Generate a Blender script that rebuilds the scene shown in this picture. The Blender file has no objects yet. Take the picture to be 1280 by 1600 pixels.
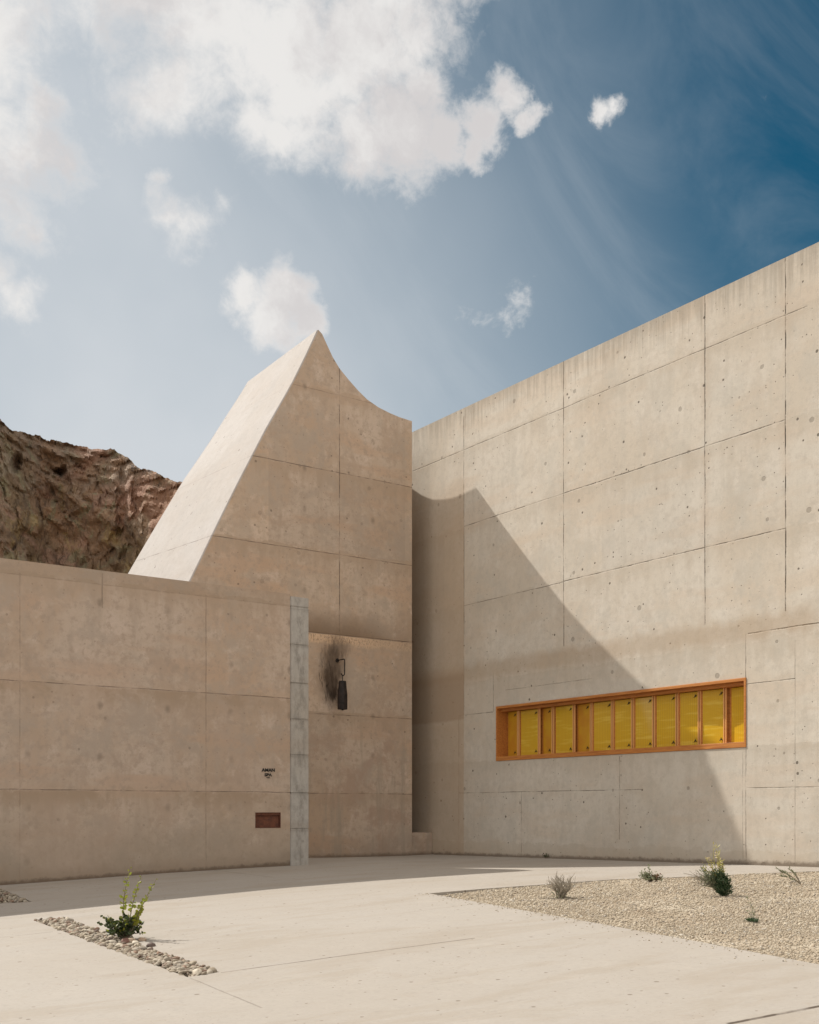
import bpy, bmesh, math, random
import numpy as np
from mathutils import Vector, noise as mnoise

S = bpy.context.scene
R = math.radians
OFF = 1.75                       # camera height above the lowest paving
# ---------------------------------------------------------------- camera
TH = math.atan2(.5758, .8176)    # the buildings' axes are the world axes; the camera looks across them
cd = bpy.data.cameras.new('camera'); cam = bpy.data.objects.new('camera', cd)
S.collection.objects.link(cam); S.camera = cam
cam.location = (0, 0, OFF); cam.rotation_euler = (R(90), 0, -TH)
cd.sensor_fit = 'HORIZONTAL'; cd.sensor_width = 36
cd.lens = 1789/1280*36; cd.shift_y = 467/1280; cd.clip_end = 6000; cd.clip_start = .1
S.render.resolution_x = 819; S.render.resolution_y = 1024
# ---------------------------------------------------------------- exposure
S.view_settings.view_transform = 'Standard'; S.view_settings.look = 'None'
S.view_settings.exposure = 0.62; S.view_settings.gamma = 1
# ---------------------------------------------------------------- sun
SA, SB = 2.48, 2.82              # the sun's ray: one along +x, SA along -y, SB down
sl = bpy.data.lights.new('sun', 'SUN'); sl.energy = 3.3; sl.angle = R(.55); sl.color = (1, .95, .87)
so = bpy.data.objects.new('sun', sl); S.collection.objects.link(so)
so.rotation_euler = Vector((1, -SA, -SB)).to_track_quat('-Z', 'Y').to_euler(); so.location = (0, 20, 40)

# ---------------------------------------------------------------- node helper
class N:
    """small expression builder for shader nodes"""
    def __init__(s, tree): s.t = tree; s.n = tree.nodes; s.l = tree.links
    def _in(s, sock, v):
        if v is None: return
        if isinstance(v, bpy.types.NodeSocket): s.l.new(v, sock)
        else:
            if hasattr(sock.default_value, '__len__') and not hasattr(v, '__len__'): v = [v]*len(sock.default_value)
            if hasattr(v, '__len__') and len(sock.default_value) == 4 and len(v) == 3: v = (*v, 1)
            sock.default_value = v
    def m(s, op, a, b=None, c=None, clamp=False):
        n = s.n.new('ShaderNodeMath'); n.operation = op; n.use_clamp = clamp
        for i, v in enumerate((a, b, c)): s._in(n.inputs[i], v) if v is not None else None
        return n.outputs[0]
    def add(s, a, b): return s.m('ADD', a, b)
    def sub(s, a, b): return s.m('SUBTRACT', a, b)
    def mul(s, a, b): return s.m('MULTIPLY', a, b)
    def mx(s, a, b): return s.m('MAXIMUM', a, b)
    def mn(s, a, b): return s.m('MINIMUM', a, b)
    def v(s, op, a, b=None, sc=None):
        n = s.n.new('ShaderNodeVectorMath'); n.operation = op
        s._in(n.inputs[0], a)
        if b is not None: s._in(n.inputs[1], b)
        if sc is not None: s._in(n.inputs['Scale'], sc)
        return n.outputs['Value'] if op in ('LENGTH', 'DISTANCE', 'DOT_PRODUCT') else n.outputs['Vector']
    def sep(s, a):
        n = s.n.new('ShaderNodeSeparateXYZ'); s._in(n.inputs[0], a); return n.outputs[0], n.outputs[1], n.outputs[2]
    def comb(s, x, y, z):
        n = s.n.new('ShaderNodeCombineXYZ')
        for i, q in enumerate((x, y, z)): s._in(n.inputs[i], q)
        return n.outputs[0]
    def rng(s, x, a, b, c=0., d=1., smooth=True):
        n = s.n.new('ShaderNodeMapRange'); n.interpolation_type = 'SMOOTHSTEP' if smooth else 'LINEAR'
        s._in(n.inputs[0], x)
        for i, q in enumerate((a, b, c, d)): s._in(n.inputs[i+1], q)
        return n.outputs[0]
    def noise(s, vec, scale, detail=3, rough=.55, dist=0, col=False):
        n = s.n.new('ShaderNodeTexNoise'); s._in(n.inputs['Vector'], vec)
        n.inputs['Scale'].default_value = scale; n.inputs['Detail'].default_value = detail
        n.inputs['Roughness'].default_value = rough; n.inputs['Distortion'].default_value = dist
        return n.outputs['Color' if col else 'Fac']
    def vor(s, vec, scale, feat='F1', rnd=1, out='Distance'):
        n = s.n.new('ShaderNodeTexVoronoi'); n.feature = feat; s._in(n.inputs['Vector'], vec)
        n.inputs['Scale'].default_value = scale; n.inputs['Randomness'].default_value = rnd
        return n.outputs[out]
    def vor2(s, a, b, scale, out='Distance'):
        n = s.n.new('ShaderNodeTexVoronoi'); n.voronoi_dimensions = '2D'; s._in(n.inputs['Vector'], s.comb(a, b, 0.))
        n.inputs['Scale'].default_value = scale
        return n.outputs[out]
    def mix(s, f, a, b, mode='MIX'):
        n = s.n.new('ShaderNodeMix'); n.data_type = 'RGBA'; n.blend_type = mode; n.clamp_factor = True
        s._in(n.inputs[0], f); s._in(n.inputs[6], a); s._in(n.inputs[7], b); return n.outputs[2]
    def white(s, vec):
        n = s.n.new('ShaderNodeTexWhiteNoise'); n.noise_dimensions = '3D'; s._in(n.inputs['Vector'], vec)
        return n.outputs['Value']
    def pos(s): return s.n.new('ShaderNodeNewGeometry').outputs['Position']
    def bump(s, h, dist=.02, strength=1.0):
        n = s.n.new('ShaderNodeBump'); n.inputs['Distance'].default_value = dist
        n.inputs['Strength'].default_value = strength; s._in(n.inputs['Height'], h); return n.outputs['Normal']
    def ramp(s, f, stops):
        n = s.n.new('ShaderNodeValToRGB'); e = n.color_ramp.elements
        while len(e) < len(stops): e.new(.5)
        for k, (p, c) in enumerate(stops): e[k].position = p; e[k].color = (*c, 1)
        s._in(n.inputs[0], f); return n.outputs[0]

def material(name):
    m = bpy.data.materials.new(name); m.use_nodes = True
    t = m.node_tree; p = t.nodes['Principled BSDF']
    return m, N(t), p

# ---------------------------------------------------------------- world: daylight sky with drifting cumulus
CT, ST = math.cos(TH), math.sin(TH)
def ray(px, py):
    X = (px-640)/1789; return Vector((CT*X+ST, -ST*X+CT, (1267-py)/1789))
W = bpy.data.worlds.new('World'); S.world = W; W.use_nodes = True
wt = W.node_tree; wt.nodes.clear(); w = N(wt)
out = wt.nodes.new('ShaderNodeOutputWorld'); bg = wt.nodes.new('ShaderNodeBackground')
wt.links.new(bg.outputs[0], out.inputs[0]); bg.inputs['Strength'].default_value = .1
sky = wt.nodes.new('ShaderNodeTexSky'); sky.sky_type = 'NISHITA'; sky.sun_disc = False
sky.sun_elevation = math.atan2(SB, math.hypot(1, SA)); sky.sun_rotation = math.atan2(-1, SA)
sky.altitude = 1300; sky.air_density = 1.0; sky.dust_density = .6; sky.ozone_density = 2.2
dirv = wt.nodes.new('ShaderNodeTexCoord').outputs['Generated']
sundir = Vector((-1, SA, SB)).normalized()
CL = [ # cloud masses as directions with an angular radius
 (190,-60,140),(300,-60,200),(330,60,150),(450,40,190),(560,60,150),(480,160,110),(620,190,95),(560,215,80),(660,150,60),
 (690,215,55),(640,-70,120),(755,195,58),(795,160,50),(825,185,34),(735,228,36),(255,130,80),(395,190,70),(430,215,60),
 (-40,60,150),(-20,200,120),(50,240,85),(100,250,55),(20,330,85),(35,375,45),(-30,440,70),(80,165,50),
 (300,345,62),(265,325,45),(345,330,42),(250,268,20),
 (385,468,40),(450,462,50),(425,500,48),(475,495,36),(365,455,26),
 (946,175,27),(964,171,27),(938,184,16),(668,35,28),(20,465,50),(735,497,36),(790,492,40),(655,457,31)]
warp = w.v('SUBTRACT', w.noise(dirv, 10, 7, .62, col=True), (.5, .5, .5))
dw = w.v('ADD', dirv, w.v('SCALE', warp, sc=.06))
fld = None
for (px, py, rad) in CL:
    c = ray(px, py).normalized(); ang = rad/1789*(1/ray(px, py).length)*(1.32 if rad > 75 else 1.08)
    k = 1.0
    if py in (345, 325, 330) or (px, py) == (250, 268): k = .6
    if (px, py) in ((735, 497), (790, 492), (655, 457)): k = .15
    if rad < 30: k = .55
    f = w.m('MULTIPLY_ADD', w.v('DISTANCE', dw, tuple(c)), -k/ang, k)
    fld = f if fld is None else w.m('SMOOTH_MAX', fld, f, .08)
# unseen cloud cover outside the view, added to whiten and lift the ambient light
vc = ray(640, 500).normalized()
away = w.rng(w.v('DOT_PRODUCT', dirv, tuple(vc)), .84, .6, 0, 1)
oth = w.mul(w.rng(w.noise(dirv, 2.2, 4, .55), .38, .56, -.2, 1.1), away)
fld = w.mx(fld, w.sub(oth, .1))
fld = w.mn(fld, w.mul(fld, 2.4))
n1 = w.noise(dirv, 13, 8, .62, .4); n2 = w.noise(dirv, 48, 6, .65, .3)
nn = w.add(w.mul(w.sub(n1, .5), 1.35), w.mul(w.sub(n2, .5), .95))
dens = w.add(fld, nn)
alpha = w.rng(dens, .08, w.rng(w.v('DOT_PRODUCT', dirv, tuple(sundir)), .60, .80, .58, .95), 0, .96)
# thick cores are greyer, edges brighter
core = w.mul(w.rng(w.noise(dw, 7, 7, .6), .42, .58, 0, 1), w.rng(dens, .2, .7, 0, 1))
ccol = w.mix(core, (5.5, 5.38, 5.24), (4.4, 4.22, 4.18))
ccol = w.mix(away, ccol, (8.2, 7.7, 7.2))  # out-of-view clouds made brighter for more fill light
# thin veil, whiter towards the sun, with faint wisps
sx, sy, sz = w.sep(dirv)
sd = w.v('DOT_PRODUCT', dirv, tuple(sundir))
q_ = w.add(w.mul(sx, .75), w.mul(sz, -.65))
wis = w.noise(w.comb(w.mul(q_, 1.0), w.add(w.mul(sy, .5), w.mul(sz, .5)), w.mul(w.add(sx, sz), 3.2)), 2.6, 7, .62, 1.2)
wis = w.rng(wis, .40, .72, 0, 1)
veil = w.rng(w.sub(sd, w.mul(sz, .9)), .06, .41, 0, 1)
veil = w.mx(veil, 0.)
soft = w.rng(w.noise(dirv, 3.2, 4, .55), .35, .65, .86, 1.08, smooth=False)
veil = w.m('MULTIPLY', veil, soft, clamp=True)
veil = w.m('ADD', veil, w.mul(w.mul(wis, .15), w.sub(1, veil)), clamp=True)
skyc = w.mix(1.0, sky.outputs[0], (.055, .31, .32), 'MULTIPLY')
veil = w.mx(veil, w.mul(away, .62))
skyv = w.mix(veil, skyc, w.mix(away, (4.02, 4.26, 4.5), (4.1, 4.0, 3.9)))
col = w.mix(alpha, skyv, ccol)
wt.links.new(col, bg.inputs['Color'])

# ---------------------------------------------------------------- object helpers
C = S.collection
def tag(o, label=None, cat=None, group=None, kind=None):
    if label: o['label'] = label
    if cat: o['category'] = cat
    if group: o['group'] = group
    if kind: o['kind'] = kind
    return o
def empty(name, loc, label, cat, group=None):
    o = bpy.data.objects.new(name, None); C.objects.link(o); o.location = loc
    o.empty_display_size = .2
    return tag(o, label, cat, group)
def mesh_obj(name, verts, faces, mat, parent=None, loc=(0, 0, 0), smooth=False, bevel=0, bseg=2):
    """verts in world coordinates; loc is the object's origin (or the parent's when there is one)"""
    org = Vector(loc) if parent is None else Vector(parent_world(parent))
    me = bpy.data.meshes.new(name)
    if isinstance(verts, np.ndarray): verts = (verts-np.array(org)).tolist()
    else: verts = [tuple(Vector(p)-org) for p in verts]
    me.from_pydata(verts, [], faces if isinstance(faces, list) else faces.tolist())
    bm = bmesh.new(); bm.from_mesh(me)
    if len(me.vertices) < 60000: bmesh.ops.recalc_face_normals(bm, faces=bm.faces)
    if bevel:
        ed = [e for e in bm.edges if len(e.link_faces) == 2 and e.calc_face_angle(0) > .5]
        bmesh.ops.bevel(bm, geom=ed, offset=bevel, segments=bseg, affect='EDGES', clamp_overlap=True)
    bm.to_mesh(me); bm.free()
    if smooth: me.polygons.foreach_set('use_smooth', [True]*len(me.polygons))
    me.materials.append(mat)
    o = bpy.data.objects.new(name, me); C.objects.link(o)
    if parent is None: o.location = org
    else: o.parent = parent
    return o
def parent_world(p):
    v = Vector(p.location)
    while p.parent: p = p.parent; v += Vector(p.location)
    return v
def box(x0, x1, y0, y1, z0, z1):
    return ([(x, y, z) for x in (x0, x1) for y in (y0, y1) for z in (z0, z1)],
            [(0, 1, 3, 2), (4, 6, 7, 5), (0, 4, 5, 1), (2, 3, 7, 6), (0, 2, 6, 4), (1, 5, 7, 3)])
def join(parts):
    V, F = [], []
    for v, f in parts:
        k = len(V); V += list(v); F += [tuple(i+k for i in q) for q in f]
    return V, F
def tube(pts, rads, seg=8):
    """tapered tube along a polyline"""
    V, F = [], []; n = len(pts); pts = [Vector(p) for p in pts]
    for i, p in enumerate(pts):
        d = (pts[min(i+1, n-1)]-pts[max(i-1, 0)]).normalized()
        a = d.orthogonal().normalized() if abs(d.z) < .99 else Vector((1, 0, 0)); b = d.cross(a).normalized(); a = b.cross(d)
        if i and (a.dot(pa) < 0): pass
        if i:
            a = (pa-d*pa.dot(d)).normalized(); b = d.cross(a)
        pa = a
        r = rads[i] if hasattr(rads, '__len__') else rads
        for k in range(seg):
            t = 2*math.pi*k/seg; V.append(p+a*math.cos(t)*r+b*math.sin(t)*r)
    for i in range(n-1):
        for k in range(seg):
            k2 = (k+1) % seg; F.append((i*seg+k, i*seg+k2, (i+1)*seg+k2, (i+1)*seg+k))
    F.append(tuple(range(seg))[::-1]); F.append(tuple((n-1)*seg+k for k in range(seg)))
    return V, F

# positions measured on the buildings' planes
def onx(px, py, x): r = ray(px, py); k = x/r.x; return Vector((x, r.y*k, r.z*k+OFF))
def ony(px, py, y): r = ray(px, py); k = y/r.y; return Vector((r.x*k, y, r.z*k+OFF))
YW, YT, XR = 25.66, 29.31, 21.6     # long wall, tower front, right-hand wall
def sm(a, b, x): t = min(1, max(0, (x-a)/(b-a))); return t*t*(3-2*t)
GU = [-60, -10, 0, 2, 5.3, 7, 8.8, 10.84, 13.1, 15.7, 18, 21.6, 60]
GZ = [-1.99, -1.98, -1.95, -1.89, -1.745, -1.662, -1.58, -1.49, -1.425, -1.378, -1.36, -1.31, -1.30]
def gz(x, y):
    z = float(np.interp(x, GU, GZ))
    z += .0115*(22.5-min(40, max(5, y)))*sm(15, 21, x)*sm(60, 30, x)
    z += .03*sm(19.5, 25, y)*sm(12, 5, x)
    return z+OFF
def ong(px, py, dz=0):
    z = .2
    for _ in range(30):
        r = ray(px, py); k = (z-OFF)/r.z; p = r*k; z = .5*z+.5*(gz(p.x, p.y)+dz)
    return Vector((p.x, p.y, gz(p.x, p.y)+dz))
rnd = random.Random(7)

# ---------------------------------------------------------------- concrete
def concrete(name, base, hax, lines, stain=1.0, holes=1.0, ties=None, top=None, vary=.06, extra=None, warm=(.9, .72, .56), panel=None, dark=(.30, .24, .185)):
    """cast concrete: formwork joints, blotches, streaks, blow holes; h runs along the wall, z up (metres)"""
    m, n, p = material(name)
    P = n.pos(); x, y, z = n.sep(P); h = (x, y)[hax]
    flat = n.comb(h, 0.0, z)
    big = n.noise(P, .35, 4, .6, .4); mid = n.noise(P, 1.6, 5, .62, .3); fine = n.noise(P, 14, 5, .7)
    vert = n.noise(n.comb(n.mul(x, 3.2), n.mul(y, 3.2), n.mul(z, .35)), 1.0, 5, .6)
    horz = n.noise(n.comb(n.mul(x, .3), n.mul(y, .3), n.mul(z, 1.7)), 1.0, 4, .55)
    c = n.mix(n.rng(big, .40, .60, 0, .95*stain), base, tuple(b*k for b, k in zip(base, (.88, .82, .75))))
    c = n.mix(n.rng(mid, .48, .66, 0, .75*stain), c, tuple(b*k for b, k in zip(base, (1.10, 1.11, 1.14))))
    c = n.mix(n.rng(vert, .48, .66, 0, .60*stain), c, tuple(b*k for b, k in zip(base, (.82, .82, .81))))
    c = n.mix(n.rng(horz, .50, .66, 0, .60*stain), c, tuple(b*k for b, k in zip(base, (.92, .80, .70))))
    cloud = n.noise(P, .8, 7, .72, .25)
    c = n.mix(n.rng(cloud, .50, .62, 0, .60*stain), c, tuple(b*k for b, k in zip(base, (.78, .73, .68))))
    spk = n.noise(P, 5.5, 6, .75)
    c = n.mix(n.rng(spk, .48, .64, 0, .62*stain), c, tuple(b*k for b, k in zip(base, (.70, .68, .66))))
    gpt = n.noise(n.v('ADD', P, (77, 13, 5)), .75, 7, .75, .2)
    c = n.mix(n.rng(gpt, .50, .62, 0, .6*stain), c, tuple(b*k for b, k in zip(base, (.77, .79, .80))))
    c = n.mix(n.rng(n.noise(P, 38, 3, .7), .52, .72, 0, .3), c, tuple(b*.62 for b in base))
    c = n.mix(n.rng(fine, .3, .8, 0, .22), c, tuple(b*.72 for b in base))
    if panel:
        h0, w_, z0, hh = panel
        cell = n.comb(n.m('FLOOR', n.m('DIVIDE', n.sub(h, h0), w_)), n.m('FLOOR', n.m('DIVIDE', n.sub(z, z0), hh)), 3.0)
        c = n.mix(n.mul(n.white(cell), .15+.12*(stain > 1)), c, tuple(b*k*.5 for b, k in zip(base, (.97, 1, 1.06))))
        fz_ = n.m('FRACT', n.m('DIVIDE', n.sub(n.add(z, n.mul(n.sub(mid, .5), .5)), z0), hh))
        c = n.mix(n.mul(n.rng(fz_, .62, .98, 0, .38*stain), n.rng(vert, .38, .62, .2, 1)), c, tuple(b*k for b, k in zip(base, (.74, .68, .62))))
        drip = n.noise(n.comb(n.mul(x, 5), n.mul(y, 5), n.mul(n.m('FLOOR', n.m('DIVIDE', n.sub(z, z0), hh)), 3.7)), 1.0, 3, .6)
        dl = n.rng(n.sub(n.add(fz_, n.mul(drip, .55)), 1.08), 0, .12, 0, .30*stain)
        c = n.mix(dl, c, tuple(b*k for b, k in zip(base, (.66, .63, .58))))
    # joints between formwork panels
    wob = n.mul(n.sub(n.noise(P, 1.1, 4, .65), .5), .035)
    hb, zb = n.add(h, wob), n.add(z, wob)
    brk = n.rng(n.noise(n.v('ADD', P, (9, 3, 5)), 2.3, 5, .7), .36, .62, .12, 1)
    J = None; HALO = None
    for (kind, c0, a, b, wd, st) in lines:
        d = n.m('ABSOLUTE', n.sub(zb if kind == 'h' else hb, c0)); e = h if kind == 'h' else z
        lo, hi = min(a, b), max(a, b)
        rg = n.m('COMPARE', e, (lo+hi)/2, (hi-lo)/2)
        l = n.mul(n.rng(d, wd*.2, wd*.95, min(1, st*.88), 0), rg)
        J = l if J is None else n.mx(J, l)
        hl = n.mul(n.rng(d, wd, wd*1.0+.22, st*.5, 0), rg)
        HALO = hl if HALO is None else n.mx(HALO, hl)
    if J is not None:
        c = n.mix(n.mul(HALO, n.rng(mid, .42, .62, 0, .55)), c, tuple(b*k for b, k in zip(base, (.76, .66, .58))))
        J = n.mul(J, brk)
        c = n.mix(J, c, tuple(b*.22 for b in dark))
    H = None
    # blow holes: rare specks that cluster
    def specks(scale, r0, clus, k, off):
        hh, zz = n.add(h, off), n.add(z, off*.37)
        jit = n.mul(n.sub(fine, .5), .02)
        vd = n.add(n.vor2(hh, zz, scale), n.mul(jit, scale)); r_, g_, b_ = n.sep(n.vor2(hh, zz, scale, 'Color'))
        msk = n.rng(n.noise(n.comb(hh, off, zz), .8, 3, .6), clus, clus+.12, 0, 1)
        rr = n.mul(n.mul(n.rng(r_, .35, 1, .35, 1, smooth=False), r0*scale), msk)
        return n.mul(n.rng(n.sub(rr, vd), 0.0, .012*scale, 0, k), n.m('GREATER_THAN', r_, .35))
    if holes:
        a1 = specks(1.9, .042, .46, .85*holes, 0.); a2 = specks(4.2, .022, .42, .75*holes, 31.); a3 = specks(.8, .075, .42, .4*holes, 57.)
        H = n.mx(n.mx(a1, a2), a3)
        c = n.mix(H, c, tuple(b*.34 for b in dark))
    if ties:
        h0, dh, z0, dz = ties
        fx = n.mul(n.sub(n.m('FRACT', n.add(n.m('DIVIDE', n.sub(h, h0), dh), .5)), .5), dh)
        fz = n.mul(n.sub(n.m('FRACT', n.add(n.m('DIVIDE', n.sub(z, z0), dz), .5)), .5), dz)
        dd = n.add(n.m('SQRT', n.add(n.m('POWER', fx, 2), n.m('POWER', n.mul(fz, .75), 2))), n.mul(n.sub(fine, .5), .08))
        T = n.mul(n.rng(dd, .01, .11, .5, 0), n.rng(n.noise(P, 1.1, 3), .42, .6, .05, 1))
        c = n.mix(T, c, tuple(b*.55 for b in dark))
    if top is not None:  # rain streaks running from the top edge
        tz, ln = top
        st_ = n.noise(n.comb(n.mul(x, 9), n.mul(y, 9), n.mul(z, .5)), 1.0, 4, .65)
        g = n.rng(n.add(z, n.mul(n.sub(st_, .5), ln*2.4)), tz-ln, tz+.1, 0, .5)
        c = n.mix(g, c, tuple(b*.62 for b in dark))
    if extra: c = extra(n, c, x, y, z, h, P, dict(spk=spk, mid=mid, fine=fine, vert=vert, big=big, cloud=cloud))
    n._in(p.inputs['Base Color'], c); p.inputs['Roughness'].default_value = .85
    p.inputs['Specular IOR Level'].default_value = .25
    hgt = n.add(n.mul(n.noise(P, 2.0, 6, .7), .35), n.mul(fine, .22))
    hgt = n.add(hgt, n.mul(n.noise(P, .5, 2), .8))
    if J is not None: hgt = n.sub(hgt, n.mul(J, 1.6))
    if H is not None: hgt = n.sub(hgt, n.mul(H, 1.0))
    n._in(p.inputs['Normal'], n.bump(hgt, .02, .55))
    return m

def L(plane, kind, p0, p1, wd=.02, st=1.0):
    f = {'L': lambda a, b: ony(a, b, YW), 'T': lambda a, b: ony(a, b, YT), 'R': lambda a, b: onx(a, b, XR)}[plane]
    A, B = f(*p0), f(*p1); ax = 1 if plane == 'R' else 0
    if kind == 'h': return ('h', (A.z+B.z)/2, A[ax], B[ax], wd, st)
    return ('v', (A[ax]+B[ax])/2, A.z, B.z, wd, st)

# ---- right-hand wall
def ex_right(n, c, x, y, z, h, P, t):
    yb1 = onx(725, 1060, XR).y; z1 = 4.20+OFF
    edge = n.add(z, n.add(n.mul(n.sub(t['mid'], .5), .35), n.mul(n.sub(t['vert'], .5), .3)))
    band = n.mul(n.rng(n.m('ABSOLUTE', n.sub(edge, z1)),   .08, .42, .46, 0), n.rng(y, 15.0, 15.5, 0, 1))
    c = n.mix(band, c, (.36, .265, .175))
    # old water mark with a straight side left of the pour joint
    e2 = n.add(z, n.mul(n.sub(t['mid'], .5), .15))
    pt = n.mul(n.mul(n.rng(e2, 2.75+OFF, 2.85+OFF, 0, 1), n.rng(e2, 4.1+OFF, 4.35+OFF, 1, 0)), n.rng(y, yb1-.02, yb1+.02, 0, .55))
    c = n.mix(pt, c, (.27, .20, .145))
    lf = n.mul(n.rng(y, yb1-.03, yb1+.03, 0, .5), n.rng(z, 10.8+OFF, 9.0+OFF, 0, 1))
    c = n.mix(lf, c, (.40, .29, .19))
    # dirt along the foot
    ft = n.rng(n.add(z, n.mul(n.sub(t['vert'], .5), .7)), .35, .9, .38, 0)
    c = n.mix(ft, c, (.36, .28, .20))
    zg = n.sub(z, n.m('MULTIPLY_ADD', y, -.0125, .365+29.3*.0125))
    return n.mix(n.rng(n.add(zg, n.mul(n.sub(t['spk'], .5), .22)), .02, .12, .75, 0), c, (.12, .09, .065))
RL = [L('R','h',(645,742),(1262,470),.018,.8), L('R','h',(881,772),(1228,655),.022,.95), L('R','h',(881,909),(1228,825),.022,.9),
      L('R','h',(725,822),(881,772),.02,.8), L('R','h',(725,947),(881,909),.018,.7),
      L('R','v',(725,650),(725,1118),.028,.75), L('R','v',(881,560),(881,1010),.022,1), L('R','v',(1102,455),(1102,976),.024,1.15), L('R','v',(1228,395),(1228,955),.026,1.2),
      L('R','v',(717,1118),(717,1340),.018,.6), L('R','v',(771,1052),(771,1112),.02,.6), L('R','v',(815,1237),(815,1345),.016,.7), L('R','v',(968,1182),(968,1312),.016,.7),
      L('R','v',(1166,990),(1166,1360),.022,.75), L('R','v',(1161,1175),(1161,1360),.014,.5), L('R','v',(1243,1000),(1243,1360),.014,.55),
      L('R','h',(717,1118),(771,1113),.016,.8), L('R','h',(717,1239),(1005,1234),.016,.75), L('R','h',(1166,1068),(1243,1062),.016,.8),
      L('R','h',(1166,1232),(1300,1229),.016,.7), L('R','h',(1169,990),(1300,970),.024,1.1), L('R','h',(790,1078),(925,1061),.014,.6)]
RTOP = onx(1102, 461, XR).z
WALLC = (.60, .553, .478)
M_right = concrete('concrete_right_wall', WALLC, 1, RL, stain=.62, holes=1.0, ties=None, top=(RTOP+.1, .9), extra=ex_right,
                   panel=(onx(1102,900,XR).y, 3.47, onx(1102,698,XR).z, 2.41), dark=(.34, .29, .23))
# ---- tower
gp = ony(527, 1032, YT)      # where the lantern arm leaves the tower
def ex_tower(n, c, x, y, z, h, P, t):
    zj = ony(560, 996, YT).z
    wb = n.mul(n.sub(t['mid'], .5), .3)
    # dark dirt that has gathered above the pour joint, and the rough honeycombed strip below it
    up = n.mul(n.rng(n.add(z, wb), zj, zj+.95, .85, 0), n.rng(z, zj-.02, zj+.02, 0, 1)); up = n.mul(up, n.rng(x, 18.6, 20.2, 1, .35))
    c = n.mix(up, c, (.21, .145, .095))
    strip = n.mul(n.rng(n.add(z, wb), zj-.34, zj-.2, 0, 1), n.rng(z, zj-.03, zj, 1, 0)); strip = n.mul(strip, n.rng(x, 18.0, 20.3, 1, .4))
    c = n.mix(n.mul(strip, n.rng(n.vor(P, 14), .2, .45, .2, 1)), c, (.64, .46, .31))
    c = n.mix(n.mul(strip, n.rng(n.noise(n.comb(n.mul(x, 3), 0., z), 9, 4, .7), .5, .62, 0, .7)), c, (.22, .13, .08))
    # pink and grey blotches low down
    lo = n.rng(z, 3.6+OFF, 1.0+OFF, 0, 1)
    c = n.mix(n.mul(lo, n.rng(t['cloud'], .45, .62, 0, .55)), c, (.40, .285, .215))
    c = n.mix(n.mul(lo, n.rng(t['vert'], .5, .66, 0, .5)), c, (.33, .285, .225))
    # soot left by the flame
    for (sx_, sz_, rx, rz, k) in ((ony(520,1040,YT).x, ony(520,1040,YT).z, .50, .95, .62), (ony(517,1065,YT).x, ony(517,1070,YT).z, .34, .8, .8),
                               (ony(523,1083,YT).x, ony(523,1084,YT).z, .26, .30, .98), (ony(530,1012,YT).x, ony(530,1012,YT).z, .55, .45, .42)):
        dx = n.m('DIVIDE', n.sub(x, sx_), rx); dz = n.m('DIVIDE', n.sub(z, sz_), rz)
        dd = n.m('SQRT', n.add(n.mul(dx, dx), n.mul(dz, dz)))
        nz = n.noise(n.comb(n.mul(x, 7), 0., n.mul(z, 2.2)), 1.3, 5, .65)
        c = n.mix(n.rng(n.add(dd, n.mul(n.sub(nz, .5), 1.5)), .25, 1.05, k, 0), c, (.028, .022, .018))
    dx = n.m('DIVIDE', n.sub(x, ony(518,1050,YT).x), .72); dz = n.m('DIVIDE', n.sub(z, ony(518,1055,YT).z), 1.25)
    dd = n.m('SQRT', n.add(n.mul(dx, dx), n.mul(dz, dz)))
    c = n.mix(n.rng(n.add(dd, n.mul(n.sub(t['spk'], .5), .8)), .2, 1.05, .55, 0), c, (.10, .065, .042))
    # scratches through the soot
    sc = n.noise(n.comb(n.mul(n.add(x, n.mul(z, .16)), 22), 0., n.mul(z, 3)), 1.0, 3, .6)
    dx = n.m('DIVIDE', n.sub(x, ony(512,1060,YT).x), .40); dz = n.m('DIVIDE', n.sub(z, ony(512,1062,YT).z), .85)
    dd = n.m('SQRT', n.add(n.mul(dx, dx), n.mul(dz, dz)))
    c = n.mix(n.mul(n.rng(dd, .5, 1.1, .85, 0), n.rng(sc, .55, .62, 0, 1)), c, (.03, .022, .016))
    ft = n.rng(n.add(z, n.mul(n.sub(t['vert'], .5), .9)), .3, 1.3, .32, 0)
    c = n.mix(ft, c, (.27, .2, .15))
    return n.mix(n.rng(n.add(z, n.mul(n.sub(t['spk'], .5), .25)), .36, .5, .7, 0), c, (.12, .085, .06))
xv = ony(530.6, 800, YT).x
TL = [L('T','h',(396,708),(643,765),.016,.75), L('T','h',(333,837),(643,884),.016,.8), L('T','h',(482,987),(643,1004),.018,1),
      L('T','h',(458,599),(560,626),.014,.55), L('T','h',(483,1113),(620,1124),.016,.75), L('T','h',(486,1240),(640,1241),.016,.75),
      ('v', xv, ony(530,1000,YT).z, ony(530,560,YT).z, .022, .85)]
TL = [(a, b, (8 if a == 'h' else c_), (20.74 if a == 'h' else d_), e, f_) if (a == 'h') else (a, b, c_, d_, e, f_) for (a, b, c_, d_, e, f_) in TL]
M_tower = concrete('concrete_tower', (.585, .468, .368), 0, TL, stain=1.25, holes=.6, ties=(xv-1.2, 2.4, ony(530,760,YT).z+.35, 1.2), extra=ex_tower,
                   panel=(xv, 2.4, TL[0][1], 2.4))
def ex_slope(n, c, x, y, z, h, P, t):
    return c
M_slope = concrete('concrete_sloping_side', (.43, .405, .385), 1, [(a, b, 20, 40, .016, f_*(.8 if 8.5 < b < 10.5 else .42)) for (a, b, c_, d_, e, f_) in TL if a == 'h'], stain=.35, holes=.7)
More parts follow.
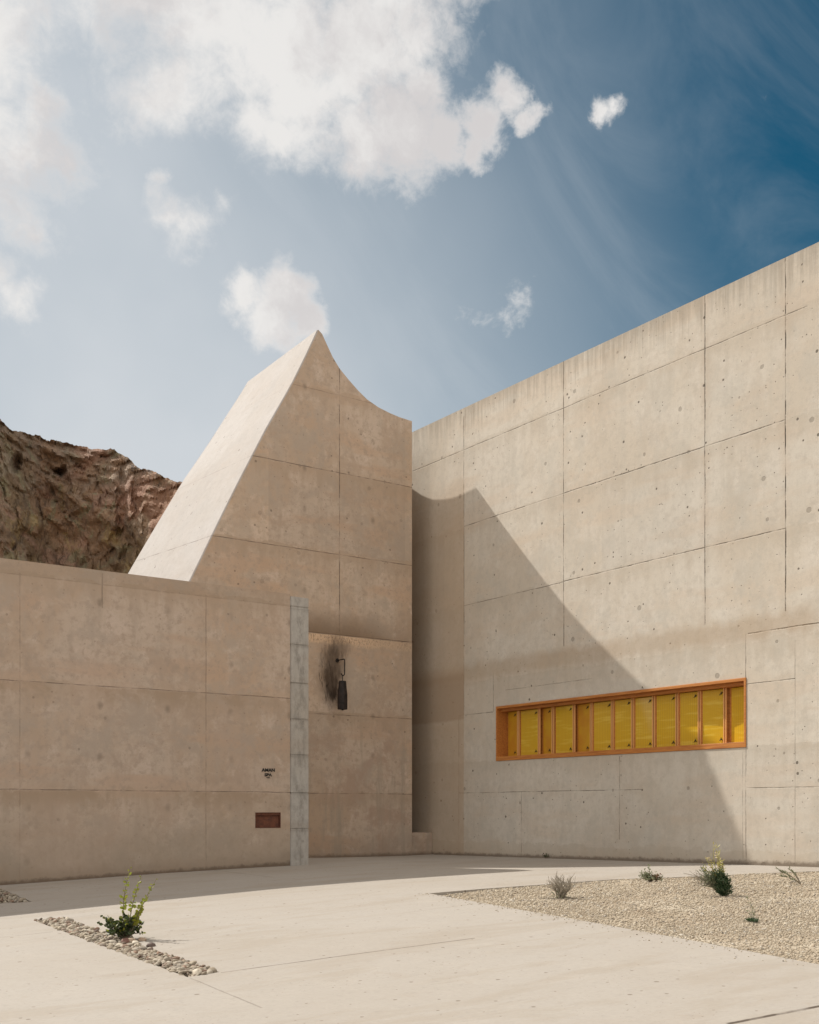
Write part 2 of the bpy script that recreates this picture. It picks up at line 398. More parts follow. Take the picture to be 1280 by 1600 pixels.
# ---- long wall
def ex_left(n, c, x, y, z, h, P, t):
    zt = ony(453, 928, YW).z
    e = n.add(z, n.mul(n.sub(t['vert'], .5), .12))
    c = n.mix(n.rng(e, zt-.36, zt-.30, 0, .32), c, (.28, .21, .145))
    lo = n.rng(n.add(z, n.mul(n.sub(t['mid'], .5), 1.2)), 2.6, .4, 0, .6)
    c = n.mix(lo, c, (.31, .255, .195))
    for zz in (ony(0,1062,YW).z, ony(0,1233,YW).z):
        b = n.mul(n.rng(z, zz-.5, zz-.05, 0, 1), n.rng(z, zz-.03, zz, 1, 0))
        c = n.mix(n.mul(b, n.rng(t['cloud'], .48, .6, 0, .5)), c, (.33, .245, .17))
        a = n.mul(n.rng(z, zz, zz+.02, 0, 1), n.rng(z, zz+.02, zz+.35, 1, 0))
        c = n.mix(n.mul(a, n.rng(t['mid'], .45, .6, .05, .4)), c, (.50, .38, .29))
    pink = n.rng(n.noise(n.v('ADD', P, (50, 0, 0)), .4, 5, .6, .1), .5, .7, 0, .22)
    c = n.mix(pink, c, (.50, .37, .29))
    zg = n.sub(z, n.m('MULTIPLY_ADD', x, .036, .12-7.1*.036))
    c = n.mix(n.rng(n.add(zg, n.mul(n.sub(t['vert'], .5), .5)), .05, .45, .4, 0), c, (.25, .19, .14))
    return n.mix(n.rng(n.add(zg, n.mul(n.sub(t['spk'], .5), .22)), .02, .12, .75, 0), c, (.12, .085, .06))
LL = [L('L','h',(-50,1059),(453,1091),.014,.8), L('L','h',(-50,1233),(453,1238),.014,.75), L('L','v',(322,930),(322,1360),.02,.4), L('L','v',(31,895),(31,1380),.02,.3),
      L('L','v',(160,895),(160,950),.02,.5), L('L','h',(-50,893),(453,944),.012,.3)]
LL = [(a, b, -30, 14.4, e, f_) if a == 'h' else (a, b, c_, d_, e, f_) for (a, b, c_, d_, e, f_) in LL]
xl = ony(322, 1100, YW).x
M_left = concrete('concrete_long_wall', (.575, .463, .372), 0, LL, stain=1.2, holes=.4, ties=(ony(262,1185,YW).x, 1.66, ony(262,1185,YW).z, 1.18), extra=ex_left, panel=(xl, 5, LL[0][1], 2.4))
def ex_cap(n, c, x, y, z, h, P, t):
    jz = n.m('FRACT', n.m('DIVIDE', n.sub(z, ony(467,1239,YW).z), .945))
    s = n.mul(n.rng(n.noise(n.comb(n.mul(x, 3.), 0., n.mul(z, 1.3)), 1.6, 6, .7), .40, .66, 0, .85), n.rng(n.m('ABSOLUTE', n.sub(x, (X1+X2)/2)), .08, .24, 1, .35))
    c = n.mix(n.mul(s, .8), c, (.20, .185, .165))
    return n.mix(n.rng(jz, .9, 1.0, 0, .3), c, (.2, .18, .155))
X1 = ony(453.5, 1000, YW).x; X2 = ony(481.5, 1000, YW).x
M_cap = concrete('grey_block', (.45, .425, .39), 0, [], stain=.45, holes=.3, extra=ex_cap, dark=(.2, .19, .17))

# ================================================================ GROUND
PX0, PX1, PY0, PY1 = -40.0, 40.0, -20.0, 46.0
def poly_bed(pts): return [Vector((p.x, p.y)) for p in pts]
BED = poly_bed([ong(670,1396), ong(960,1374), ong(1284,1361), ong(1700,1349), ong(1560,1584), ong(1285,1508), ong(1090,1471), ong(850,1428)])
SLOT1 = poly_bed([ong(52,1438), ong(98,1435), ong(343,1519), ong(293,1527)])
SLOT2 = poly_bed([ong(-160,1378), ong(-45,1372), ong(50,1409), ong(-40,1414)])
# straighten the beds along the paving's own directions
def inside(poly, x, y):
    c_ = False; j = len(poly)-1
    for i in range(len(poly)):
        a, b = poly[i], poly[j]
        if (a.y > y) != (b.y > y) and x < (b.x-a.x)*(y-a.y)/(b.y-a.y)+a.x: c_ = not c_
        j = i
    return c_
bm = bmesh.new()
def axis(a, b, fine0, fine1, s1, s2):
    v = [a]
    while v[-1] < b-1e-6: v.append(min(b, v[-1]+(s1 if fine0 <= v[-1] < fine1 else s2)))
    return v
xs = axis(PX0, PX1, -4, 24, .5, 2); ys = axis(PY0, PY1, 2, 32, .5, 2)
gv = [[bm.verts.new((x, y, 0)) for y in ys] for x in xs]
for i in range(len(xs)-1):
    for j in range(len(ys)-1): bm.faces.new((gv[i][j], gv[i+1][j], gv[i+1][j+1], gv[i][j+1]))
for poly in (BED, SLOT1, SLOT2):
    for i in range(len(poly)):
        a, b = poly[i], poly[(i+1) % len(poly)]; d = (b-a).normalized()
        bx0, bx1 = min(q.x for q in poly)-.6, max(q.x for q in poly)+.6; by0, by1 = min(q.y for q in poly)-.6, max(q.y for q in poly)+.6
        fs = [f for f in bm.faces if bx0 < f.calc_center_median().x < bx1 and by0 < f.calc_center_median().y < by1]
        g = list({v for f in fs for v in f.verts})+list({e for f in fs for e in f.edges})+fs
        bmesh.ops.bisect_plane(bm, geom=g, plane_co=(a.x, a.y, 0), plane_no=(d.y, -d.x, 0), dist=1e-5)
    kill = [f for f in bm.faces if inside(poly, f.calc_center_median().x, f.calc_center_median().y)]
    bmesh.ops.delete(bm, geom=kill, context='FACES')
# slab thickness at open edges
bnd = [e for e in bm.edges if len(e.link_faces) == 1]
ret = bmesh.ops.extrude_edge_only(bm, edges=bnd)
ex = [v for v in ret['geom'] if isinstance(v, bmesh.types.BMVert)]
exs = set(ex)
for v in bm.verts: v.co.z = gz(v.co.x, v.co.y)-(.14 if v in exs else 0)
bmesh.ops.recalc_face_normals(bm, faces=bm.faces)
me = bpy.data.meshes.new('paving'); bm.to_mesh(me); bm.free()
pav = bpy.data.objects.new('paving', me); C.objects.link(pav); tag(pav, 'pale beige concrete paving of the forecourt', None, None, 'structure')
m, n, p = material('pale_paving')
P = n.pos(); x, y, z = n.sep(P)
base = (.355, .324, .287)
big = n.noise(P, .25, 5, .6, .5); mid = n.noise(P, 1.3, 6, .65, .6); fine = n.noise(P, 22, 4, .7)
c = n.mix(n.rng(big, .35, .7, 0, .5), base, tuple(b*k for b, k in zip(base, (.93, .90, .86))))
c = n.mix(n.rng(mid, .48, .75, 0, .5), c, tuple(b*k for b, k in zip(base, (1.08, 1.07, 1.05))))
c = n.mix(n.rng(n.noise(n.v('ADD', P, (20, 9, 0)), 2.6, 6, .7, 1), .54, .72, 0, .4), c, tuple(b*k for b, k in zip(base, (.88, .82, .76))))
dust = n.noise(n.comb(n.mul(x, .35), n.mul(y, 1.1), 0.), 1.0, 7, .7, .4)
c = n.mix(n.rng(dust, .48, .62, 0, .5), c, tuple(b*k for b, k in zip(base, (.86, .81, .74))))
c = n.mix(n.rng(n.noise(P, 4.5, 6, .78), .55, .7, 0, .35), c, tuple(b*k for b, k in zip(base, (1.12, 1.12, 1.12))))
c = n.mix(n.rng(n.noise(P, 9, 5, .75), .55, .68, 0, .4), c, tuple(b*.72 for b in base))
c = n.mix(n.rng(fine, .35, .75, 0, .22), c, tuple(b*.66 for b in base))
# shrinkage joints and cracks, given as segments on the paving
wob = n.mul(n.sub(n.noise(P, 1.6, 4, .7), .5), .05)
J = None
for (a, b, wd, st) in (((345,1520),(742,1466),.016,.9), ((1138,1600),(1300,1569),.03,1.1), ((-60,1472),(83,1456),.014,.6), ((297,1528),(410,1575),.012,.4),
                       ((98,1436),(166,1427),.012,.6), ((860,1381),(962,1372),.014,.8), ((628,1427),(760,1411),.012,.3), ((328,1359),(428,1371),.02,.5),
                       ((1230,1364),(1320,1364),.02,.9), ((428,1371),(580,1366),.02,.3), ((845,1344),(1165,1362),.016,.3)):
    A, B = ong(*a), ong(*b); d = (B-A); d.z = 0; ln = d.length; d.normalize(); A0 = Vector((A.x, A.y, 0))
    q = n.v('SUBTRACT', n.comb(x, y, 0.), tuple(A0))
    al = n.v('DOT_PRODUCT', q, tuple(d)); ac = n.m('ABSOLUTE', n.add(n.v('DOT_PRODUCT', q, (d.y, -d.x, 0)), wob))
    l = n.mul(n.rng(ac, wd*.4, wd*1.3, st, 0), n.m('COMPARE', al, ln/2, ln/2))
    J = l if J is None else n.mx(J, l)
J = n.mul(J, n.rng(n.noise(P, 3, 4, .7), .3, .6, .35, 1))
c = n.mix(J, c, (.085, .065, .05))
def pits(sc, r0, th, clus, k, off):
    a, b = n.add(x, off), n.add(y, off*.6)
    vd = n.add(n.vor2(a, b, sc), n.mul(n.sub(fine, .5), .02*sc)); r_, _, _ = n.sep(n.vor2(a, b, sc, 'Color'))
    msk = n.rng(n.noise(n.comb(a, b, off), .9, 3, .6), clus, clus+.15, .25, 1)
    return n.mul(n.rng(n.sub(n.mul(n.mul(n.rng(r_, th, 1, .35, 1, smooth=False), r0*sc), msk), vd), 0, .006*sc, 0, k), n.m('GREATER_THAN', r_, th))
H = pits(3.2, .028, .45, .42, .8, 0.); H2 = n.mx(pits(9, .012, .3, .45, .65, 13.), pits(1.2, .022, .6, .45, .5, 40.))
H = n.mx(H, H2)
c = n.mix(H, c, (.15, .115, .085))
n._in(p.inputs['Base Color'], c); p.inputs['Roughness'].default_value = .82; p.inputs['Specular IOR Level'].default_value = .25
hg = n.sub(n.add(n.mul(fine, .12), n.mul(n.noise(P, 3, 5, .7), .3)), n.add(J, n.mul(H, .8)))
n._in(p.inputs['Normal'], n.bump(hg, .015, .5))
me.materials.append(m)

# desert floor reaching the horizon
m, n, p = material('desert_sand'); P = n.pos()
c = n.mix(n.rng(n.noise(P, .05, 6, .6), .4, .62), (.34, .25, .165), (.27, .205, .135))
c = n.mix(n.rng(n.noise(P, .6, 4, .7), .58, .7, 0, .6), c, (.12, .12, .06))
n._in(p.inputs['Base Color'], c); p.inputs['Roughness'].default_value = .95
M_sand = m
rs = [0, 30, 50, 80, 120, 180, 260, 400, 700, 1200, 2500, 5000]; V = []; F = []
for i, r in enumerate(rs):
    for k in range(64):
        t = 2*math.pi*k/64
        zz = -.42 if r < 60 else -.42+min(r, 800)/800*mnoise.fractal(Vector((r*math.cos(t)/90, r*math.sin(t)/90, 1)), 1, 2, 4)*6
        V.append((r*math.cos(t)+5, r*math.sin(t)+15, zz))
for i in range(len(rs)-1):
    for k in range(64):
        k2 = (k+1) % 64; F.append((i*64+k, i*64+k2, (i+1)*64+k2, (i+1)*64+k)) if i else F.append((k*0, 64+k, 64+k2))
g = mesh_obj('desert_ground', V, F, M_sand, smooth=True); tag(g, 'dry sandy desert floor around the buildings', None, None, 'structure')

# ---------------------------------------------------------------- gravel
def gravel_mat(name, cols):
    m, n, p = material(name)
    info = n.n.new('ShaderNodeAttribute'); info.attribute_name = 'tint'; info.attribute_type = 'GEOMETRY'
    c = n.ramp(info.outputs['Fac'], cols)
    P = n.pos(); c = n.mix(n.rng(n.noise(P, 60, 4, .7), .35, .7, 0, .35), c, (.2, .16, .12))
    n._in(p.inputs['Base Color'], c); p.inputs['Roughness'].default_value = .9
    return m
def ico(sub):
    b = bmesh.new(); bmesh.ops.create_icosphere(b, subdivisions=sub, radius=1)
    V = np.array([v.co[:] for v in b.verts]); F = np.array([[v.index for v in f.verts] for f in b.faces]); b.free(); return V, F
def stones(name, cen, rad, mat, seed, label, sub=1, flat=.6, kind='stuff', elong=1.0):
    rs_ = np.random.RandomState(seed); V0, F0 = ico(sub); nv, nf = len(V0), len(F0); k = len(cen)
    sc = rad[:, None]*np.stack([rs_.uniform(.8, 1.3, k)*elong, rs_.uniform(.65, 1.05, k), rs_.uniform(.75, 1.1, k)*flat], 1)
    bumpy = 1+rs_.uniform(-.22, .22, (k, nv))
    Q = rs_.normal(size=(k, 4))*np.array([1, .25, .25, 1]); Q /= np.linalg.norm(Q, axis=1)[:, None]
    w_, a, b, c_ = Q.T
    Rm = np.stack([np.stack([1-2*(b*b+c_*c_), 2*(a*b-c_*w_), 2*(a*c_+b*w_)], 1), np.stack([2*(a*b+c_*w_), 1-2*(a*a+c_*c_), 2*(b*c_-a*w_)], 1), np.stack([2*(a*c_-b*w_), 2*(b*c_+a*w_), 1-2*(a*a+b*b)], 1)], 1)
    V = V0[None]*bumpy[:, :, None]*sc[:, None, :]
    V = np.einsum('kij,knj->kni', Rm, V)+cen[:, None, :]
    F = F0[None]+(np.arange(k)*nv)[:, None, None]
    V = V.reshape(-1, 3); F = F.reshape(-1, 3)
    me = bpy.data.meshes.new(name); me.vertices.add(len(V)); me.vertices.foreach_set('co', V.ravel().astype(np.float32))
    me.loops.add(len(F)*3); me.loops.foreach_set('vertex_index', F.ravel().astype(np.int32))
    me.polygons.add(len(F)); me.polygons.foreach_set('loop_start', np.arange(0, len(F)*3, 3, dtype=np.int32))
    me.polygons.foreach_set('loop_total', np.full(len(F), 3, dtype=np.int32)); me.update(); me.validate()
    at = me.attributes.new('tint', 'FLOAT', 'FACE'); at.data.foreach_set('value', np.repeat(rs_.uniform(0, 1, k), nf).astype(np.float32))
    if sub > 1: me.polygons.foreach_set('use_smooth', [True]*len(F))
    me.materials.append(mat)
    o = bpy.data.objects.new(name, me); C.objects.link(o); tag(o, label, None, None, kind); return o
def bedz(x, y):
    """gravel surface: sunk at the thin tip, gently heaped in the middle"""
    d = min(1, max(0, (Vector((x, y))-BED[0]).length/5))
    e = min(((Vector((x, y))-a).dot(Vector(((b-a).normalized().y, -(b-a).normalized().x))).__abs__() for a, b in zip(BED, BED[1:]+BED[:1])))
    return gz(x, y)-.05+.035*d+.07*min(1, e/2.2)+.03*mnoise.noise(Vector((x*.7, y*.7, 0)))
def scatter_poly(poly, nmax, dens, seed):
    r_ = random.Random(seed); x0, x1 = min(p.x for p in poly), max(p.x for p in poly); y0, y1 = min(p.y for p in poly), max(p.y for p in poly)
    out_ = []; tries = 0
    while len(out_) < nmax and tries < nmax*60:
        tries += 1; x_, y_ = r_.uniform(x0, x1), r_.uniform(y0, y1)
        if inside(poly, x_, y_) and r_.random() < dens(x_, y_): out_.append((x_, y_))
    return out_
def inview(x_, y_):
    X = CT*x_-ST*y_; Y = ST*x_+CT*y_
    return Y > 5 and abs(X/Y) < .43
def bed_sheet(name, poly, zf, step, mat, label):
    x0, x1 = min(p.x for p in poly), max(p.x for p in poly); y0, y1 = min(p.y for p in poly), max(p.y for p in poly)
    b = bmesh.new(); vs = {}
    nx, ny = int((x1-x0)/step)+2, int((y1-y0)/step)+2
    for i in range(nx):
        for j in range(ny): vs[i, j] = b.verts.new((x0-step/2+i*step, y0-step/2+j*step, 0))
    for i in range(nx-1):
        for j in range(ny-1): b.faces.new((vs[i, j], vs[i+1, j], vs[i+1, j+1], vs[i, j+1]))
    n_ = len(poly)
    for i in range(n_):
        a, c_ = poly[i], poly[(i+1) % n_]; d = (c_-a).normalized()
        bmesh.ops.bisect_plane(b, geom=b.verts[:]+b.edges[:]+b.faces[:], plane_co=(a.x, a.y, 0), plane_no=(d.y, -d.x, 0), dist=1e-5)
    bmesh.ops.delete(b, geom=[f for f in b.faces if not inside(poly, f.calc_center_median().x, f.calc_center_median().y)], context='FACES')
    for v in b.verts: v.co.z = zf(v.co.x, v.co.y)
    me = bpy.data.meshes.new(name); b.to_mesh(me); b.free(); me.materials.append(mat)
    me.polygons.foreach_set('use_smooth', [True]*len(me.polygons))
    o = bpy.data.objects.new(name, me); C.objects.link(o); tag(o, label, None, None, 'structure'); return o
m, n, p = material('gravel_soil'); P = n.pos()
c = n.mix(n.rng(n.noise(P, 1.2, 5, .6), .4, .65), (.43, .365, .27), (.385, .315, .225))
vd = n.vor(P, 26); c = n.mix(n.rng(vd, .25, .55, 0, .5), c, (.20, .15, .105))
c = n.mix(n.rng(n.noise(P, 30, 3, .7), .6, .75, 0, .6), c, (.52, .46, .37))
c = n.mix(n.rng(n.noise(P, .55, 5, .65), .48, .62, 0, .75), c, (.46, .405, .32))
n._in(p.inputs['Base Color'], c); p.inputs['Roughness'].default_value = .95
n._in(p.inputs['Normal'], n.bump(n.m('MULTIPLY', vd, -1.0), .02, 1.0)); M_soil = m
bed_sheet('gravel_bed_soil', BED, bedz, .3, M_soil, 'sandy soil under the big gravel bed at the right')
m, n, p = material('dark_slot_soil'); p.inputs['Base Color'].default_value = (.19, .15, .11, 1); p.inputs['Roughness'].default_value = .95; M_slot = m  # plain dark brown soil, shared by both planting slots
slz = lambda x_, y_: gz(x_, y_)-.055
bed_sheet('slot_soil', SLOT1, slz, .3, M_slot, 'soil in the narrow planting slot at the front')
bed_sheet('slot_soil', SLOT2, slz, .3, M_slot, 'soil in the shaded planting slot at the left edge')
COLG = [(0, (.47, .41, .315)), (.3, (.385, .315, .225)), (.55, (.50, .44, .34)), (.8, (.31, .24, .165)), (.9, (.52, .48, .41)), (1, (.08, .06, .045))]
M_grav = gravel_mat('pale_gravel', COLG)
def dens_bed(x_, y_):
    if not inview(x_, y_): return .03
    Y = ST*x_+CT*y_; k = min(1, (14/Y)**2.0)
    far = (Vector((x_, y_))-BED[0]).length
    ed = mnoise.noise(Vector((x_*.45, y_*.45, 4)))
    zone = .55+.9*sm(-.25, .25, mnoise.fractal(Vector((x_*.35, y_*.35, 9)), 1, 2, 4))
    zone *= .35+.65*sm(24.5, 19, ST*x_+CT*y_)
    return k*(.75+.5*ed)*zone
pts = scatter_poly(BED, 56000, dens_bed, 3)
pts2 = []
r_ = random.Random(17)
for a, b in ((BED[0], BED[7]), (BED[7], BED[6]), (BED[6], BED[5])):
    d = (b-a).normalized(); nn2 = Vector((d.y, -d.x))
    if inside(BED, *((a+b)/2+nn2*.1)): nn2 = -nn2
    for _ in range(int((b-a).length*26)):
        q = a.lerp(b, r_.random())+nn2*(r_.expovariate(7)); pts2.append((q.x, q.y))
cen = np.array([(x_, y_, bedz(x_, y_)+.004) for x_, y_ in pts]+[(x_, y_, gz(x_, y_)+.003) for x_, y_ in pts2]); rr = np.random.RandomState(5)
Yd = ST*cen[:, 0]+CT*cen[:, 1]
rad = rr.gamma(2, .0036, len(cen))*np.clip(Yd/16, .6, 1.2)+.004; rad = np.clip(rad, .005, .032); rad[len(pts):] = np.clip(rad[len(pts):], .005, .014)
stones('gravel', cen, rad, M_grav, 11, 'pale beige gravel spread over the big bed at the right')
COLS = [(0, (.40, .345, .26)), (.35, (.25, .205, .15)), (.6, (.46, .41, .33)), (.8, (.22, .19, .155)), (.92, (.26, .16, .11)), (1, (.10, .07, .055))]
M_peb = gravel_mat('river_pebbles', COLS)
def pebbles(poly, nmax, seed, label, name='pebbles'):
    pts = scatter_poly(poly, nmax, lambda a, b: 1, seed)
    cen = np.array([(x_, y_, slz(x_, y_)+.025) for x_, y_ in pts]); r_ = np.random.RandomState(seed)
    rad = np.clip(r_.gamma(4, .0062, len(cen)), .011, .055); cen[:, 2] += rad*.25
    # lift overlapping ones a little so the bed reads as a pile
    cen[:, 2] += r_.uniform(0, .03, len(cen))
    return stones(name, cen, rad, M_peb, seed, label, sub=2, flat=.6)
def area(poly): return abs(sum(a.x*b.y-b.x*a.y for a, b in zip(poly, poly[1:]+poly[:1])))/2
pebbles(SLOT1, int(area(SLOT1)*700), 21, 'rounded tan pebbles filling the front planting slot')
pebbles(SLOT2, int(area(SLOT2)*200), 22, 'shaded tan pebbles filling the slot at the left edge')
# a handful of larger cobbles at the leafy shrub's foot
k = 0
COB = []
for (px, py, r, tint, lab) in ((175,1466,.05,0,'flat sand coloured cobble left of the leafy shrub'), (196,1473,.075,1,'reddish brown cobble in front of the leafy shrub'),
        (204,1472,.07,2,'tan cobble right beside the reddish brown one'), (212,1476,.06,0,'pale cobble just right of the leafy shrub foot'),
        (200,1465,.07,0,'large buff cobble against the leafy shrub stem'), (236,1479,.06,3,'dark brown cobble in the slot right of the leafy shrub'),
        (186,1480,.06,0,'pale cobble on the slot edge below the leafy shrub'), (309,1522,.07,0,'pale angular cobble at the slot lower end'),
        (222,1470,.055,2,'small tan cobble under the leafy shrub shadow')):
    q = ong(px, py, 0); b = bmesh.new(); bmesh.ops.create_icosphere(b, subdivisions=3, radius=1)
    for v in b.verts:
        nv = 1+.28*mnoise.noise(v.co*1.3+Vector((px, py, 0)))+.05*mnoise.noise(v.co*5+Vector((py, 0, 0)))
        v.co = Vector((v.co.x*r*1.15*nv, v.co.y*r*.8*nv, v.co.z*r*.62*nv)); v.co.rotate(__import__('mathutils').Euler((0, 0, px)))
    me = bpy.data.meshes.new('cobble'); b.to_mesh(me); b.free(); me.polygons.foreach_set('use_smooth', [True]*len(me.polygons))
    colr = [(.47, .41, .32), (.20, .10, .075), (.42, .31, .22), (.13, .09, .075)][tint]
    if tint not in [t_ for t_, _ in COB]:
        mm, nn_, pp = material('cobble_stone'); nn_._in(pp.inputs['Base Color'], nn_.mix(nn_.rng(nn_.noise(nn_.pos(), 40, 4, .7), .4, .7, 0, .5), colr, tuple(c_*.6 for c_ in colr)))
        pp.inputs['Roughness'].default_value = .7; COB.append((tint, mm))
    me.materials.append(dict(COB)[tint])
    o = bpy.data.objects.new('cobble', me); C.objects.link(o); o.location = (q.x, q.y, q.z+.012); tag(o, lab, 'cobble', 'larger cobbles in the planting slot')

# ================================================================ TOWER
ZB = -.3
prof = [ony(a, b, YT) for a, b in ((498.2,515.5),(503.6,522),(510.8,538),(519.8,557.5),(530.6,575.5),(545,593.4),(559.3,609.6),(573.7,624),(591.7,636.5),(609.6,645.5),(624,651.6),(643.8,658))]
def crop7(a, b): return (200+a/2.783, 500+b/2.783)
le = [ony(*crop7(a, b), YT) for a, b in ((828,45),(774,162),(718,275),(664,370),(609,464),(549,580),(489,695),(429,815),(370,935),(322,1034),(275,1130))]
YB = YT+4.43
be = [ony(*crop7(a, b), YB) for a, b in ((521,268),(492,318),(430,413),(369,509),(300,612),(235,706),(120,898),(2,1098))]
def resample(pl, k):
    d = [0]
    for a, b in zip(pl, pl[1:]): d.append(d[-1]+(b-a).length)
    o_ = []
    for i in range(k):
        s = d[-1]*i/(k-1); j = max(q for q in range(len(d)) if d[q] <= s+1e-9); j = min(j, len(pl)-2)
        o_.append(pl[j].lerp(pl[j+1], (s-d[j])/(d[j+1]-d[j])))
    return o_
def extend_down(pl):
    a, b = pl[-4], pl[-1]; d = (b-a)/(b.z-a.z); return pl+[b+d*(ZB-b.z)]
prof[0] = le[0].copy(); prof[0].z += .02
le = extend_down(le); be = extend_down(be)
tower = empty('concrete_tower', (17.3, YT, gz(17.3, YT)), 'tall tapering concrete tower with a sloping side and a concave curved top', 'tower')
# side top edge dips and climbs towards the back, as its shadow shows
_sh = [onx(a, b, XR) for a, b in ((744.3,761.2),(734,766),(725,771),(711,776.5),(692,780),(676,780),(660,774),(646,764))]
_st = [q.y-_sh[0].y for q in _sh]; _sz = [q.z-_sh[0].z for q in _sh]; _st.append(4.5); _sz.append(_sz[-1]+(4.5-_st[-2])*.55)
def side_h(t): return prof[-1].z+float(np.interp(t, _st, _sz))
XC = 20.735
XT0 = le[0].x
K = 24
fe = resample(le[:-1], 20)+[le[-1]]; ge = resample(be[:-1], 20)+[be[-1]]
# front wall, with the plain right and back faces
frontpoly = [Vector((XC, YT, ZB))]+[Vector((q.x, YT, q.z)) for q in prof[::-1]]+[Vector((q.x, YT, q.z)) for q in fe[1:]]
# split the front into strips between the slanting edge and the right-hand arris so the mesh stays clean
V = []; F = []
top = prof[::-1]
def left_x(z_):
    for a, b in zip(fe, fe[1:]):
        if b.z <= z_ <= a.z: return a.x+(b.x-a.x)*(a.z-z_)/(a.z-b.z)
    return fe[-1].x if z_ < fe[-1].z else fe[0].x
def right_x(z_):
    if z_ <= prof[-1].z: return XC
    for a, b in zip(prof, prof[1:]):
        if b.z <= z_ <= a.z: return a.x+(b.x-a.x)*(a.z-z_)/(a.z-b.z)
    return prof[0].x
zs = sorted({q.z for q in fe}|{q.z for q in prof}|{2., 4., 6., 8.}); zs = [z_ for z_ in zs if z_ <= prof[0].z]
for z_ in zs: V += [(left_x(min(z_, fe[0].z)), YT, z_), (right_x(z_), YT, z_)]
for i in range(len(zs)-1): F.append((2*i, 2*i+1, 2*i+3, 2*i+2))
mesh_obj('front_wall', V, F, M_tower, tower)
# right and back walls
bprof = []
for i, q in enumerate(prof):
    f_ = (q.x-prof[0].x)/(XC-prof[0].x); h1 = side_h(4.43); bz = be[0].z+(h1-be[0].z)*((prof[0].z-q.z)/(prof[0].z-prof[-1].z)); bx = be[0].x+(XC-be[0].x)*f_
    bprof.append(Vector((bx, YB, bz)))
V = []; F = []
NS = 14
for j in range(NS+1):
    t = 4.43*j/NS; V += [(XC, YT+t, ZB), (XC, YT+t, side_h(t) if j < NS else bprof[-1].z)]
for j in range(NS): F.append((2*j, 2*j+2, 2*j+3, 2*j+1))
mesh_obj('side_wall', V, F, M_tower, tower)
pl = [Vector((XC, YB, ZB))]+bprof[::-1]+ge[1:]
bmb = bmesh.new(); vs = [bmb.verts.new(q-Vector(tower.location)) for q in pl]; bmb.faces.new(vs); bmesh.ops.triangulate(bmb, faces=bmb.faces)
me = bpy.data.meshes.new('back_wall'); bmb.to_mesh(me); bmb.free(); me.materials.append(M_tower)
o = bpy.data.objects.new('back_wall', me); C.objects.link(o); o.parent = tower
# sloping side: ruled between its front and back edges, with a narrow chamfer on the front arris
V = []; F = []; NJ = 10
for i in range(len(fe)):
    a, b = fe[i], ge[i]
    V.append((a.x, a.y, a.z)); 
    ins = a+Vector((-.025, .035, .018)) if i < len(fe)-1 else a+Vector((-.025, .035, 0)); V.append(tuple(ins))
    for j in range(1, NJ+1): V.append(tuple(ins.lerp(b, j/NJ)))
w_ = NJ+2
for i in range(len(fe)-1):
    for j in range(w_-1): F.append((i*w_+j, i*w_+j+1, (i+1)*w_+j+1, (i+1)*w_+j))
o = mesh_obj('sloping_side', V, F, M_slope, tower); o['label'] = 'pale sunlit sloping side of the tower'
# curved top
V = []; F = []; NP = len(prof)
for j in range(NS+1):
    t = j/NS
    for i in range(NP):
        a, b = prof[i], bprof[i]
        if i == 0: base_ = a.lerp(b, t)
        zlin = a.z+(b.z-a.z)*t
        zside = side_h(4.43*t) if j < NS else bprof[-1].z
        lin_side = prof[-1].z+(bprof[-1].z-prof[-1].z)*t
        f_ = ((a.x-prof[0].x)/(XC-prof[0].x))**1.0
        V.append((a.x+(b.x-a.x)*t, a.y+(b.y-a.y)*t, zlin+(zside-lin_side)*f_))
for j in range(NS):
    for i in range(NP-1): F.append((j*NP+i, j*NP+i+1, (j+1)*NP+i+1, (j+1)*NP+i))
mesh_obj('curved_top', V, F, M_tower, tower, smooth=True)
v, f = box(XC+.003, XR-.003, YT+1.6, YT+2.0, ZB, 9.0)  # unseen wall added behind the tower corner to darken the gap
mesh_obj('unseen_gap_blocker', v, f, M_tower, tower)
# low concrete block closing the gap beside the tower
v, f = box(XC+.003, XR-.003, YT+.10, YT+.9, -.2, onx(680, 1301, XR).z)
o = mesh_obj('concrete_block', v, f, M_tower, None, (21.1, YT+.4, gz(21, YT)), bevel=.012); tag(o, 'low concrete block closing the dark gap beside the tower', 'concrete block')

